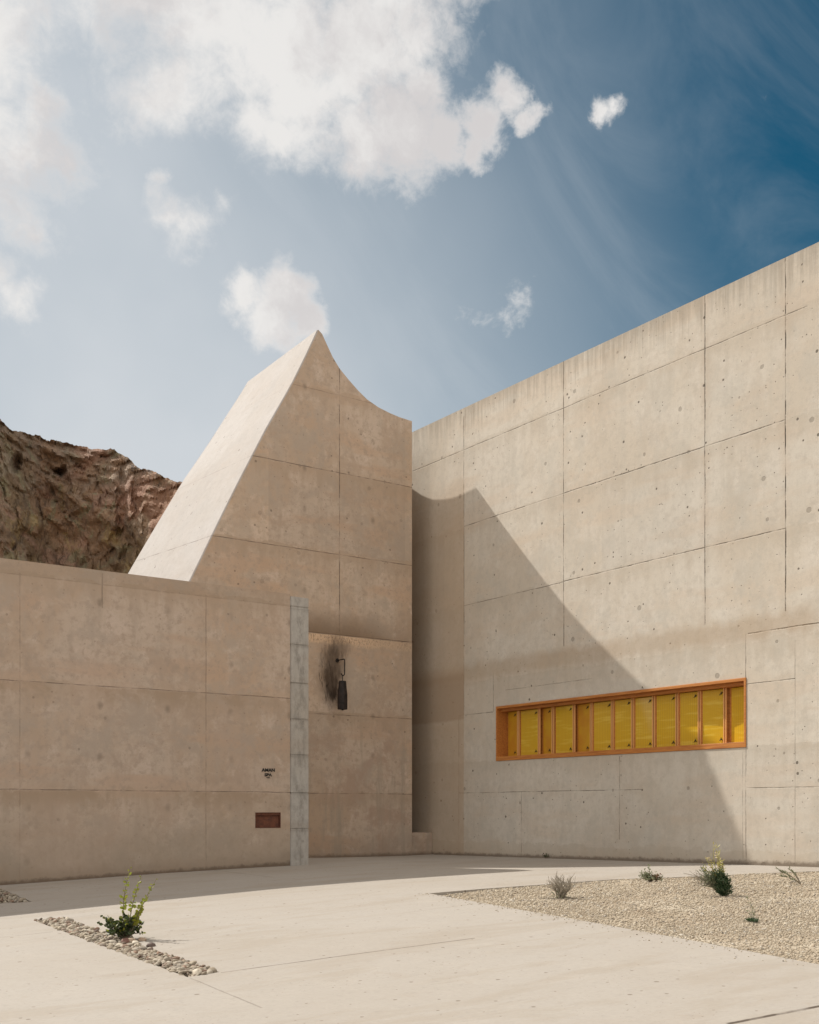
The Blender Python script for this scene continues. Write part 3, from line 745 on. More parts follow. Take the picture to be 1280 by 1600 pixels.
# ================================================================ LONG WALL with the sunken rust box
ZT = ony(453, 928, YW).z
X1 = ony(453.5, 1000, YW).x; X2 = ony(481.5, 1000, YW).x
lw = empty('long_wall', (7, YW, gz(7, YW)), 'long lower concrete wall in the shade at the left', 'wall')
nb0, nb1 = ony(399, 1294, YW), ony(438.5, 1269.5, YW)
def wall_grid(hs, zs, holes, f, thick_dir, depth):
    """front face with rectangular holes, reveals, and the other faces; f(h,z,d) gives the point"""
    V, F = [], []
    def q(pts): k = len(V); V.extend(pts); F.append(tuple(range(k, k+len(pts))))
    for i in range(len(hs)-1):
        for j in range(len(zs)-1):
            if (i, j) in holes: continue
            q([f(hs[i], zs[j], 0), f(hs[i+1], zs[j], 0), f(hs[i+1], zs[j+1], 0), f(hs[i], zs[j+1], 0)])
    for (i, j), dd in holes.items():
        a, b, c_, d_ = hs[i], hs[i+1], zs[j], zs[j+1]
        q([f(a, c_, 0), f(b, c_, 0), f(b, c_, dd), f(a, c_, dd)]); q([f(a, d_, 0), f(b, d_, 0), f(b, d_, dd), f(a, d_, dd)])
        q([f(a, c_, 0), f(a, d_, 0), f(a, d_, dd), f(a, c_, dd)]); q([f(b, c_, 0), f(b, d_, 0), f(b, d_, dd), f(b, c_, dd)])
        q([f(a, c_, dd), f(b, c_, dd), f(b, d_, dd), f(a, d_, dd)])
    a, b, c_, d_ = hs[0], hs[-1], zs[0], zs[-1]; D = depth
    q([f(a, d_, 0), f(b, d_, 0), f(b, d_, D), f(a, d_, D)]); q([f(a, c_, D), f(b, c_, D), f(b, d_, D), f(a, d_, D)])
    q([f(a, c_, 0), f(a, d_, 0), f(a, d_, D), f(a, c_, D)]); q([f(b, c_, 0), f(b, d_, 0), f(b, d_, D), f(b, c_, D)])
    return V, F
hs = [-30, nb0.x, nb1.x, X1]; zs = [-.4, nb0.z, nb1.z, ZT]
V, F = wall_grid(hs, zs, {(1, 1): .14}, lambda h_, z_, d_: (h_, YW+d_, z_), 1, .55)
b = bmesh.new(); vv = [b.verts.new(Vector(q)-Vector(lw.location)) for q in V]
for f in F: b.faces.new([vv[i] for i in f])
bmesh.ops.remove_doubles(b, verts=b.verts, dist=1e-4)
bmesh.ops.bevel(b, geom=[e for e in b.edges if all(abs(v.co.z+lw.location.z-ZT) < 1e-3 for v in e.verts) and abs(e.verts[0].co.y-e.verts[1].co.y) < .01 and abs(e.verts[0].co.y) < .01], offset=.02, segments=2, affect='EDGES')
me = bpy.data.meshes.new('wall'); b.to_mesh(me); b.free(); me.materials.append(M_left)
o = bpy.data.objects.new('wall', me); C.objects.link(o); o.parent = lw
# grey end cap made of stacked blocks
zj = [ony(467, q, YW).z for q in (1362, 1295, 1239, 1180, 1124, 1068, 1008, 949, 933)]; zj[0] = -.3
parts = []
for i, (a, b_) in enumerate(zip(zj, zj[1:])):
    b = bmesh.new(); v, f = box(X1+.004, X2, YW-.035, YW+.56, a+.006, b_-.006)
    vv = [b.verts.new(q) for q in v]; [b.faces.new([vv[k] for k in q]) for q in f]
    bmesh.ops.bevel(b, geom=b.edges[:], offset=.012, segments=2, affect='EDGES')
    b.verts.index_update(); parts.append(([tuple(v_.co) for v_ in b.verts], [tuple(v_.index for v_ in f_.verts) for f_ in b.faces])); b.free()
v, f = box(X1+.02, X2-.02, YW-.018, YW+.53, -.3, zj[-1]-.02); parts.append((v, f))
V, F = join(parts); o = mesh_obj('end_cap', V, F, M_cap, lw); o['label'] = 'grey weathered block strip at the wall end'
# rust box
m, n, p = material('rusted_steel'); P = n.pos()
c = n.mix(n.rng(n.noise(P, 9, 5, .65), .35, .65), (.17, .06, .032), (.10, .038, .024)); c = n.mix(n.rng(n.noise(P, 60, 3), .5, .7, 0, .5), c, (.24, .095, .045))
n._in(p.inputs['Base Color'], c); p.inputs['Roughness'].default_value = .75; p.inputs['Metallic'].default_value = .1; M_rust = m
x0, x1, z0, z1 = nb0.x, nb1.x, nb0.z, nb1.z
rb = empty('rust_box', ((x0+x1)/2, YW, z0), 'small rust red steel box sunk into the long wall under the black lettering', 'steel box')
t_ = .012; fp = []
for bx in ((x0+.002, x0+t_, z0+.002, z1-.002), (x1-t_, x1-.002, z0+.002, z1-.002), (x0+t_, x1-t_, z0+.002, z0+t_), (x0+t_, x1-t_, z1-t_, z1-.002)):
    fp.append(box(bx[0], bx[1], YW-.008, YW+.12, bx[2], bx[3]))
V, F = join(fp); mesh_obj('frame', V, F, M_rust, rb)
v, f = box(x0+t_, x1-t_, YW+.075, YW+.095, z0+t_, z1-t_-.05); mesh_obj('back_plate', v, f, M_rust, rb)
v, f = box(x0+t_, x1-t_, YW+.012, YW+.09, z1-t_-.052, z1-t_-.001); mesh_obj('lamp_hood', v, f, M_rust, rb)

# lettering
m, n, p = material('black_letters'); p.inputs['Base Color'].default_value = (.012, .011, .01, 1); p.inputs['Roughness'].default_value = .5; M_black = m
def letters(name, txt, px, py, wpx, hpx, label):
    a, b_ = ony(px-wpx/2, py, YW), ony(px+wpx/2, py, YW); zc = ony(px, py+hpx/2, YW).z; zt_ = ony(px, py-hpx/2, YW).z
    cu = bpy.data.curves.new(name, 'FONT'); cu.body = txt; cu.size = 1; cu.extrude = .02; cu.offset = .03; cu.align_x = 'CENTER'; cu.resolution_u = 4
    tmp = bpy.data.objects.new('tmp', cu); C.objects.link(tmp); bpy.context.view_layer.update()
    me = bpy.data.meshes.new_from_object(tmp.evaluated_get(bpy.context.evaluated_depsgraph_get())); bpy.data.objects.remove(tmp)
    co = np.array([v.co[:] for v in me.vertices]); mnn, mxx = co.min(0), co.max(0)
    W_ = b_.x-a.x; H_ = zt_-zc
    for v in me.vertices:
        fx = (v.co.x-mnn[0])/(mxx[0]-mnn[0])-.5; fz = (v.co.y-mnn[1])/(mxx[1]-mnn[1]); d_ = (v.co.z-mnn[2])/(mxx[2]-mnn[2])
        v.co = (fx*W_, -.014*d_-.001, fz*H_)
    me.materials.clear(); me.materials.append(M_black)
    o = bpy.data.objects.new(name, me); C.objects.link(o); o.location = ((a.x+b_.x)/2, YW, zc); tag(o, label, 'lettering', 'black lettering on the long wall'); return o
letters('wall_lettering', 'AMAN', 419, 1203.2, 20.5, 5.2, 'widest line of raised black letters on the long wall, top of three')
letters('wall_lettering', 'SPA', 419, 1210.8, 11.5, 5.0, 'short line of raised black letters on the long wall, middle of three')
# the third, unreadable line: a small black mark
q = ony(419, 1215.2, YW); pp_ = []
for k in range(4):
    v, f = box(q.x-.045+k*.024, q.x-.045+k*.024+.019, YW-.012, YW-.001, q.z-.009-.004*(k % 2), q.z+.011-.004*(k % 2)); pp_.append((v, f))
V, F = join(pp_); o = mesh_obj('wall_mark', V, F, M_black, None, tuple(q)); tag(o, 'tiny black mark under the lettering, lowest of three lines', 'lettering', 'black lettering on the long wall')

# ================================================================ RIGHT WALL with the long window
wa, wb_ = onx(775.5, 1104, XR), onx(1166, 1057, XR)
wz0, wz1 = onx(776, 1189.5, XR).z, wa.z
wy0, wy1 = onx(1166.5, 1100, XR).y, wa.y
ZR = onx(1102, 461, XR).z
rw = empty('tall_wall', (XR, 20, gz(XR, 20)), 'tall sunlit concrete wall at the right holding the long yellow window', 'wall')
ys_ = [-6, wy0, wy1, 36]; zs = [-.4, wz0, wz1, ZR]
V, F = wall_grid(ys_, zs, {(1, 1): .9}, lambda h_, z_, d_: (XR+d_, h_, z_), 1, 1.2)
b = bmesh.new(); vv = [b.verts.new(Vector(q)-Vector(rw.location)) for q in V]
for f in F: b.faces.new([vv[i] for i in f])
bmesh.ops.remove_doubles(b, verts=b.verts, dist=1e-4)
bmesh.ops.recalc_face_normals(b, faces=b.faces)
te = [e for e in b.edges if all(abs(v.co.z+rw.location.z-ZR) < 1e-3 and abs(v.co.x) < .01 for v in e.verts)]
bmesh.ops.bevel(b, geom=te, offset=.025, segments=2, affect='EDGES')
me = bpy.data.meshes.new('wall'); b.to_mesh(me); b.free(); me.materials.append(M_right)
o = bpy.data.objects.new('wall', me); C.objects.link(o); o.parent = rw
# window
m, n, p = material('oiled_timber'); P = n.pos(); x, y, z = n.sep(P)
g = n.noise(n.comb(n.mul(x, 30), n.mul(y, 2.2), n.mul(z, 30)), 1, 5, .6); c = n.mix(n.rng(g, .35, .7), (.50, .20, .045), (.36, .125, .028))
n._in(p.inputs['Base Color'], c); p.inputs['Roughness'].default_value = .5; M_wood = m
m, n, p = material('pale_timber_edge'); p.inputs['Base Color'].default_value = (.68, .36, .13, 1); p.inputs['Roughness'].default_value = .45; M_edge = m
m, n, p = material('yellow_screen'); P = n.pos(); x, y, z = n.sep(P)
tcy = n.n.new('ShaderNodeTexCoord').outputs['Object']; ox, oy, oz = n.sep(tcy)
gx = n.rng(n.m('ABSOLUTE', n.sub(n.m('FRACT', n.mul(oy, 17)), .5)), .33, .5, 0, 1); gzz = n.rng(n.m('ABSOLUTE', n.sub(n.m('FRACT', n.mul(oz, 34)), .5)), .3, .5, 0, 1)
rip = n.noise(n.comb(0., n.mul(y, .8), n.mul(z, 9)), 1.0, 3, .6)  # pale wavy lines: reflections painted into the yellow colour
c = n.mix(n.rng(rip, .5, .66, 0, .75), (.62, .385, .012), (.74, .54, .07))
c = n.mix(n.mul(n.mx(gx, gzz), .5), c, (.26, .14, .01))
n._in(p.inputs['Base Color'], c); p.inputs['Roughness'].default_value = .3; p.inputs['Coat Weight'].default_value = .6; p.inputs['Coat Roughness'].default_value = .06
M_yel = m
m, n, p = material('yellow_screen_dimmed'); tcy = n.n.new('ShaderNodeTexCoord').outputs['Object']; ox, oy, oz = n.sep(tcy)  # darker copy of the yellow screen; dim light and timber reflection painted in
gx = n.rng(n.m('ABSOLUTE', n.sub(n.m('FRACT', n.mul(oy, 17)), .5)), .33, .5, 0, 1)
n._in(p.inputs['Base Color'], n.mix(n.mul(gx, .5), n.mix(n.rng(n.noise(n.pos(), 2.5, 3), .35, .65), (.52, .24, .02), (.56, .31, .018)), (.24, .11, .01))); p.inputs['Roughness'].default_value = .35; M_dim = m
wn = empty('long_window', (XR+.3, (wy0+wy1)/2, wz0), 'long strip window with timber frame and yellow pivoting screens in the tall wall', 'window')
FD = .38; fw = .11; ft_ = .10
fr = []
g_ = .004
fr.append(box(XR-.02, XR+FD+.12, wy0+g_, wy1-g_, wz0+g_, wz0+ft_+.03))
fr.append(box(XR-.02, XR+FD+.12, wy0+g_, wy1-g_, wz1-.075, wz1-g_))
fr.append(box(XR-.02, XR+FD+.12, wy0+g_, wy0+.06, wz0+ft_+.03, wz1-.075))
fr.append(box(XR-.02, XR+FD+.12, wy1-.05, wy1-g_, wz0+ft_+.03, wz1-.075))
fr.append(box(XR+.14, XR+FD+.12, wy0+.06, wy1-.05, wz1-.155, wz1-.075))
V, F = join(fr); mesh_obj('frame', V, F, M_wood, wn, bevel=.004, bseg=1)
v, f = box(XR+FD+.03, XR+FD+.05, wy0+.06, wy1-.05, wz0+ft_+.03, wz1-.155)
mesh_obj('backing_board', v, f, M_wood, wn)
mx_ = [808, 840.5, 862, 895, 922, 955, 986.5, 1019.5, 1056, 1091, 1131]
XM = XR+.24
my = [onx(q, 1140, XM).y for q in mx_]
z0_, z1_ = wz0+ft_+.03, wz1-.155
for q in my:
    V, F = join([box(XM+.035, XM+.075, q-.046, q-.016, z0_, z1_), box(XM+.035, XM+.075, q+.016, q+.046, z0_, z1_)])
    mesh_obj('mullion', V, F, M_edge, wn, bevel=.003, bseg=1)
m, n, p = material('black_bracket'); p.inputs['Base Color'].default_value = (.02, .016, .012, 1); p.inputs['Roughness'].default_value = .4; M_brk = m
edges = [wy1-.05]+my+[wy0+.06]
yaw = [-.16, -.02, -.19, -.03, -.14, .03, .0, .02, .03, .01, .04, -.10]
for i in range(12):
    ya, yb = edges[i]-.036, edges[i+1]+.036        # ya farther, yb nearer the camera
    if i == 0: ya += .03
    if i == 11: ya -= .05
    wd = ya-yb; cy = (ya+yb)/2
    pn = bpy.data.objects.new('screen_panel', None)
    v, f = box(-.012, .012, -wd/2+.008, wd/2-.008, .012, z1_-z0_-.012)
    me = bpy.data.meshes.new('screen_panel'); me.from_pydata(v, [], f); me.materials.append(M_dim if i in (0, 2, 4) else M_yel)
    pn = bpy.data.objects.new('screen_panel', me); C.objects.link(pn); pn.parent = wn
    a_ = yaw[i]
    if i in (0, 2, 4): pn['label'] = 'yellow screen panel, colour darkened for dim light and timber reflection'
    pn.location = Vector((XM+.085+abs(math.sin(a_))*wd/2*.5, cy, z0_))-Vector(wn.location); pn.rotation_euler = (0, 0, a_)
    # timber stile on the hinge side
    v, f = box(-.016, .016, wd/2-.05, wd/2-.004, .008, z1_-z0_-.008)
    me = bpy.data.meshes.new('stile'); me.from_pydata(v, [], f); me.materials.append(M_wood); st = bpy.data.objects.new('stile', me); C.objects.link(st); st.parent = pn
    for zz, up in ((z1_-z0_-.12, 1), (.12, -1)):
        yb_ = -wd/2+.10; parts = []
        for (dy, dz_, ln) in ((-.055, .03*up, 1), (.05, -.035, 1), (0, .045, 1)):
            parts.append(tube([(-.03, yb_, zz), (-.035, yb_+dy, zz+dz_)], [.010, .006], 6))
        parts.append(tube([(-.012, yb_, zz), (-.05, yb_, zz)], [.016, .012], 8))
        V, F = join(parts); me = bpy.data.meshes.new('bracket'); me.from_pydata([tuple(q) for q in V], [], F); me.materials.append(M_brk)
        br = bpy.data.objects.new('bracket', me); C.objects.link(br); br.parent = pn

# ================================================================ LANTERN on the tower
m, n, p = material('blackened_iron'); P = n.pos()
n._in(p.inputs['Base Color'], n.mix(n.rng(n.noise(P, 7, 4), .4, .65), (.010, .008, .007), (.028, .019, .015))); p.inputs['Roughness'].default_value = .6; p.inputs['Metallic'].default_value = .4; M_iron = m
LY = YT-.42; ax_ = gp.x; az = gp.z
la = empty('fire_lantern', (ax_, YT, az-1.4), 'black iron fire lantern hanging from an arm on the sooty tower wall', 'lantern')
arm = tube([(ax_, YT+.01, az), (ax_, YT-.02, az), (ax_, LY+.03, az), (ax_, LY, az-.02), (ax_, LY, az-.42), (ax_-.01, LY, az-.47), (ax_-.05, LY, az-.50), (ax_-.10, LY, az-.48), (ax_-.12, LY, az-.44)], .017, 8)
pl_ = tube([(ax_, YT+.01, az), (ax_, YT-.02, az)], .06, 14)
V, F = join([arm, pl_]); mesh_obj('arm', V, F, M_iron, la, smooth=False)
bx_ = ax_-.075; rod = tube([(bx_, LY, az-.47), (bx_, LY, az-.68)], .011, 8)
V, F = rod; mesh_obj('rod', V, F, M_iron, la)
# tapered body: a four sided shade, widest below the middle, open underneath
zt_ = az-.66; parts = []
lev = [(0, .105), (-.03, .115), (-.22, .128), (-.42, .150), (-.60, .153), (-.84, .150)]
def shade(lev, k=8, off=.0, r0=1.0, x0_=bx_):
    V, F = [], []
    for dz_, r in lev:
        for q in range(k):
            t = 2*math.pi*(q+.5)/k; V.append((x0_+math.cos(t)*r*r0, LY+math.sin(t)*r*r0, zt_+dz_))
    for i in range(len(lev)-1):
        for q in range(k): F.append((i*k+q, i*k+(q+1) % k, (i+1)*k+(q+1) % k, (i+1)*k+q))
    F.append(tuple(range(k)))
    return V, F
V, F = shade(lev, 12)
o = mesh_obj('lantern_body', V, F, M_iron, la)
sd_ = o.modifiers.new('thickness', 'SOLIDIFY'); sd_.thickness = .008; sd_.offset = -1
V, F = shade([(-.80, .03), (-.87, .035)], 10); mesh_obj('burner', V, F, M_iron, la)

# ================================================================ CLIFF
m, n, p = material('canyon_rock'); P = n.pos(); x, y, z = n.sep(P)
q = n.v('SCALE', P, sc=.03)
big = n.noise(P, .035, 5, .6, .8); mid = n.noise(P, .13, 6, .65, 1.0); fine = n.noise(P, .8, 6, .7)
str_ = n.noise(n.comb(n.mul(x, .012), n.mul(y, .012), n.mul(n.add(z, n.mul(x, .12)), .22)), 1, 6, .65, .4)
c = n.mix(n.rng(big, .38, .62), (0.270, 0.176, 0.096), (0.430, 0.256, 0.156))
c = n.mix(n.rng(mid, .5, .62, 0, .8), c, (0.500, 0.350, 0.250))
c = n.mix(n.rng(n.noise(n.v('ADD', P, (300, 0, 0)), .06, 5, .65, 1), .52, .62, 0, .8), c, (0.520, 0.300, 0.220))
c = n.mix(n.rng(n.noise(n.v('ADD', P, (0, 300, 0)), .1, 6, .7, 1), .56, .66, 0, .75), c, (0.480, 0.340, 0.140))
c = n.mix(n.rng(n.noise(n.v('ADD', P, (70, 70, 70)), .16, 6, .7, 1.4), .54, .62, 0, .8), c, (.36, .33, .20))
c = n.mix(n.mul(n.rng(str_, .5, .64, 0, .7), n.rng(n.add(z, n.mul(mid, 10)), 36, 50, .15, 1)), c, (0.200, 0.124, 0.080))
stv = n.noise(n.comb(n.mul(x, .11), n.mul(y, .11), n.mul(z, .075)), 1.0, 7, .72, 1.8)
c = n.mix(n.rng(stv, .53, .64, 0, .7), c, (0.110, 0.070, 0.052))
c = n.mix(n.rng(n.noise(P, .22, 5, .7, 1.5), .62, .70, 0, .9), c, (0.056, 0.036, 0.034))
c = n.mix(n.rng(fine, .35, .7, 0, .5), c, (0.160, 0.110, 0.070))
capm = n.rng(n.add(z, n.mul(mid, 8)), 44, 50, 0, 1) if False else None
zr = n.add(z, n.mul(n.sub(mid, .5), 6))
c = n.mix(n.rng(n.noise(n.v('ADD', P, (11, 200, 40)), .055, 5, .65, .3), .53, .60, 0, .75), c, (.40, .33, .24))
c = n.mix(n.rng(n.noise(n.v('ADD', P, (211, 20, 140)), .07, 5, .65, .3), .54, .62, 0, .7), c, (.34, .16, .10))
c = n.mix(n.mul(n.rng(z, 40, 52, 0, .45), n.rng(mid, .4, .6, .3, 1)), c, (.09, .06, .045))
c = n.mix(.12, c, (.20, .155, .11))
n._in(p.inputs['Base Color'], n.mix(1.0, c, (.86, .9, .92), 'MULTIPLY')); p.inputs['Roughness'].default_value = .95
n._in(p.inputs['Normal'], n.bump(n.add(n.mul(fine, .5), n.add(mid, n.mul(stv, .6))), 1.1, .8))
M_rock = m
SIL = [(-900,560),(-400,600),(-150,640),(-40,648),(0,655),(12,668),(30,676),(70,684),(100,690),(130,698),(165,701),(180,703),(200,716),(212,726),(222,733),(240,738),(262,746),(283,752),(330,775),(400,830),(500,900),(620,1010),(760,1120),(900,1190),(1100,1235),(1500,1255)]
def cliff():
    D0 = 150.; rs_ = []
    pxs = list(np.arange(-900, -60, 12))+list(np.arange(-60, 420, 1.35))+list(np.arange(420, 1500, 14))
    nz = 170; ntop = 12; V = []
    sx_ = [a for a, b in SIL]; sy_ = [b for a, b in SIL]
    for px in pxs:
        ty = float(np.interp(px, sx_, sy_))
        ty += 4.2*mnoise.fractal(Vector((px*.045, 3.3, 0)), .8, 2, 6)+1.8*round(1.2*mnoise.noise(Vector((px*.06, 8, 0))))+1.6*abs(mnoise.noise(Vector((px*.16, 1, 0))))
        r = ray(px, ty); hd = Vector((r.x, r.y, 0)); hz = r.z
        D = D0+18*mnoise.noise(Vector((px*.004, 0, 0)))
        topz = hz*D
        for k in range(nz):
            t = k/(nz-1)                      # 0 = rim, 1 = foot
            zz = topz*(1-t)+(-4)*t
            wp = Vector((px*.085*.7, zz*.75, 0))
            d = D-t*t*22
            amp = .2+.8*sm(0, .16, t)
            wv = Vector((px*.084, zz, 0)); wv += Vector((mnoise.noise(wv*.11), mnoise.noise(wv*.11+Vector((9, 0, 0))), 0))*2.2+Vector((mnoise.noise(wv*.6), mnoise.noise(wv*.6+Vector((5, 0, 0))), 0))*.9
            for (fx, fz, am, sd_, ck) in ((.115, .055, 4.6, 3, .5), (.30, .17, 1.6, 8, .5), (.85, .62, .5, 5, .2)):
                dd, pp = mnoise.voronoi(Vector((wv.x*fx+wv.y*fz*.25, wv.y*fz, sd_)))
                hsh = math.sin(pp[0].x*12.9+pp[0].y*78.2)*43758.5; hsh -= math.floor(hsh)
                h2 = math.sin(pp[1].x*12.9+pp[1].y*78.2)*43758.5; h2 -= math.floor(h2)
                e_ = sm(0, .16, dd[1]-dd[0]); d += am*amp*((hsh*(.5+.5*e_)+h2*(.5-.5*e_))-.5)+ck*amp*(1-e_)
            d += -3.0*amp*mnoise.noise(Vector((px*.010, zz*.045, 2)))+.45*mnoise.fractal(Vector((px*.06, zz*.6, 5)), .8, 2.2, 6)
            d += .7*mnoise.noise(Vector((px*.02, zz*1.5+px*.05, 8)))*sm(.2, 0.03, t)
            jx = 7*mnoise.fractal(Vector((px*.05, zz*.5, 11)), .8, 2, 4); jz = 10*mnoise.fractal(Vector((px*.05, zz*.5, 21)), .8, 2, 4)
            for (cx, cz, rx, rz, dep) in ((25, 725, 12, 26, 5), (93, 733, 12, 9, 7), (125, 730, 16, 8, 3), (192, 800, 12, 85, 3.4), (212, 790, 12, 14, 2)):
                zy = 1267-zz/D*1789
                e = ((px+jx-cx)/rx)**2+((zy+jz-cz)/rz)**2
                if e < 1: d += dep*.5*(1-e)**1.3
            if t < .10: d += 1.2*(1-t/.10)*(1 if int(zz*1.1) % 2 else .5)
            V.append(tuple(hd*d+Vector((0, 0, zz*d/D+OFF))))
        for k in range(1, ntop+1):
            V.append(tuple(hd*(D+2+k*k*1.6)+Vector((0, 0, topz+OFF+1.2*mnoise.noise(Vector((px*.05, k*.4, 0)))-(.05*k*k if k > 2 else 0)))))
    F = []; rw_ = nz+ntop
    # order per column: plateau far -> rim -> foot
    for i in range(len(pxs)-1):
        a, b = i*rw_, (i+1)*rw_
        for k in range(nz-1): F.append((a+k, a+k+1, b+k+1, b+k))
        F.append((a+nz, a, b, b+nz))
        for k in range(nz, rw_-1): F.append((a+k+1, a+k, b+k, b+k+1))
    o = mesh_obj('cliff', V, F, M_rock, None, (60, 110, 0)); tag(o, 'dark weathered sandstone cliff behind the long wall', None, None, 'structure')
cliff()

# ================================================================ PLANTS
def leafmat(name, a, b, trans=.25):
    m, n, p = material(name); P = n.pos()
    n._in(p.inputs['Base Color'], n.mix(n.rng(n.noise(P, 14, 3), .38, .62), a, b)); p.inputs['Roughness'].default_value = .5
    p.inputs['Transmission Weight'].default_value = 0
    t = m.node_tree; tr = t.nodes.new('ShaderNodeBsdfTranslucent'); ms = t.nodes.new('ShaderNodeMixShader')
    n._in(tr.inputs[0], tuple(min(1, q*1.6) for q in b)); ms.inputs[0].default_value = trans
    t.links.new(p.outputs[0], ms.inputs[1]); t.links.new(tr.outputs[0], ms.inputs[2])
    t.links.new(ms.outputs[0], t.nodes['Material Output'].inputs[0]); return m
M_ly = leafmat('lime_leaf', (.27, .26, .03), (.17, .20, .025), .3); M_ld = leafmat('deep_leaf', (.035, .055, .018), (.055, .075, .022), .15)
M_gg = leafmat('grey_green_leaf', (.15, .18, .10), (.21, .22, .14)); M_jd = leafmat('dark_green_needle', (.03, .065, .028), (.05, .085, .035), .15)
M_yf = leafmat('yellow_green_stem', (.33, .33, .10), (.42, .38, .14))
m, n, p = material('dry_twig'); p.inputs['Base Color'].default_value = (.16, .12, .085, 1); p.inputs['Roughness'].default_value = .9; M_tw = m
m, n, p = material('grey_twig'); p.inputs['Base Color'].default_value = (.27, .235, .185, 1); p.inputs['Roughness'].default_value = .9; M_gt = m
m, n, p = material('pale_flower'); p.inputs['Base Color'].default_value = (.66, .58, .38, 1); p.inputs['Roughness'].default_value = .8; M_fl = m
m, n, p = material('red_brown_leaf'); p.inputs['Base Color'].default_value = (.19, .085, .045, 1); p.inputs['Roughness'].default_value = .85; M_rb = m
_lr = random.Random(77)
def leaf(p, d, L_, W_, up=None, cup=.15):
    d = Vector(d).normalized(); up = up or Vector((_lr.gauss(0, 1), _lr.gauss(0, 1), _lr.gauss(0, .8))); s = d.cross(up)
    s = s.normalized() if s.length > 1e-3 else Vector((1, 0, 0)); nn_ = s.cross(d)
    pr = [(0, 0), (.18, .55), (.45, 1), (.75, .8), (1, 0)]
    V = [p]; 
    for t, w2 in pr[1:-1]: V += [p+d*L_*t+s*W_*w2/2+nn_*cup*W_*w2, p+d*L_*t, p+d*L_*t-s*W_*w2/2+nn_*cup*W_*w2]
    V.append(p+d*L_)
    F = [(0, 1, 2), (0, 2, 3), (1, 4, 5, 2), (2, 5, 6, 3), (4, 7, 8, 5), (5, 8, 9, 6), (7, 10, 8), (8, 10, 9)]
    return V, F
CR = Vector((CT, -ST, 0)); CF = Vector((ST, CT, 0))       # across the view, along the view
def curve_pts(a, b, bend, k=7):
    a, b = Vector(a), Vector(b); o_ = []
    for i in range(k): t = i/(k-1); o_.append(a.lerp(b, t)+Vector(bend)*math.sin(t*math.pi))
    return o_
def shrub_leafy():
    q = ong(196, 1469); sc = 1/(1789/(ST*q.x+CT*q.y))         # metres per pixel at the plant
    e = empty('leafy_shrub', tuple(q), 'young shrub with lime green shoots and dark leafy base in the pebble slot', 'shrub')
    r = random.Random(4); S_, Ly, Ld = [], [], []
    shoots = [((-2, 10), (3, 114), .5, 19, (-4, 20)), ((3, 12), (30, 103), .3, 15, (3, -20)), ((5, 10), (47, 96), -.3, 17, (6, 10)), ((0, 8), (-30, 38), .2, 8, (0, 8)), ((3, 10), (30, 62), -.2, 9, (4, -12)), ((2, 8), (40, 70), -.3, 10, (-3, -16))]
    for (a, b, bd, nl, dep) in shoots:
        A = q+CR*a[0]*sc+Vector((0, 0, a[1]*sc*.2)); B = q+CR*b[0]*sc+Vector((0, 0, b[1]*sc))+CF*dep[1]*sc
        pts = curve_pts(A, B, CR*(-bd*12*sc*(1 if b[0] < 40 else -1))); S_.append(tube(pts, [.008-.0009*k for k in range(7)], 6))
        for k in range(nl):
            t = .22+.78*(k+.5)/nl; s_ = t*6; i = min(5, int(s_)); pp = pts[i].lerp(pts[i+1], s_-i)
            for side in ((0, 1) if t < .9 else (0,)):
                an = k*2.4+side*math.pi+r.uniform(-.4, .4); d = Vector((math.cos(an), math.sin(an), r.uniform(.1, .9)))
                sz = r.uniform(.050, .070)*(1.15 if t < .6 else .85 if t < .92 else .5)
                (Ly if t > .33 or r.random() < .3 else Ld).append(leaf(pp, d, sz, sz*.8, cup=r.uniform(-.1, .3)))
    for k in range(42):
        an = r.uniform(0, 2*math.pi); rr_ = r.uniform(.05, .30)*(1.25 if math.cos(an)*CR.x+math.sin(an)*CR.y < 0 else 1); hh = r.uniform(.05, .33)
        A = q+Vector((0, 0, .02)); B = q+Vector((math.cos(an)*rr_, math.sin(an)*rr_, hh))
        pts = curve_pts(A, B, Vector((0, 0, .03)), 5); S_.append(tube(pts, [.006, .005, .004, .003, .002], 5))
        for j in range(17):
            t = r.uniform(.25, 1); s_ = t*4; i = min(3, int(s_)); pp = pts[i].lerp(pts[i+1], s_-i)
            a2 = r.uniform(0, 6.28); sz = r.uniform(.045, .065)
            (Ld if r.random() < .88 else Ly).append(leaf(pp, (math.cos(a2), math.sin(a2), r.uniform(-.2, .9)), sz, sz*.75))
    V, F = join(S_); mesh_obj('stems', V, F, M_tw, e); V, F = join(Ly); o = mesh_obj('young_leaves', V, F, M_ly, e); o['label'] = 'lime green young leaves'
    V, F = join(Ld); o = mesh_obj('old_leaves', V, F, M_ld, e); o['label'] = 'dark green older leaves'
shrub_leafy()
def bz(px, py):
    p_ = ong(px, py)
    for _ in range(6): p_ = ong(px, py, bedz(p_.x, p_.y)-gz(p_.x, p_.y))
    return p_
def mpp(q): return (ST*q.x+CT*q.y)/1789
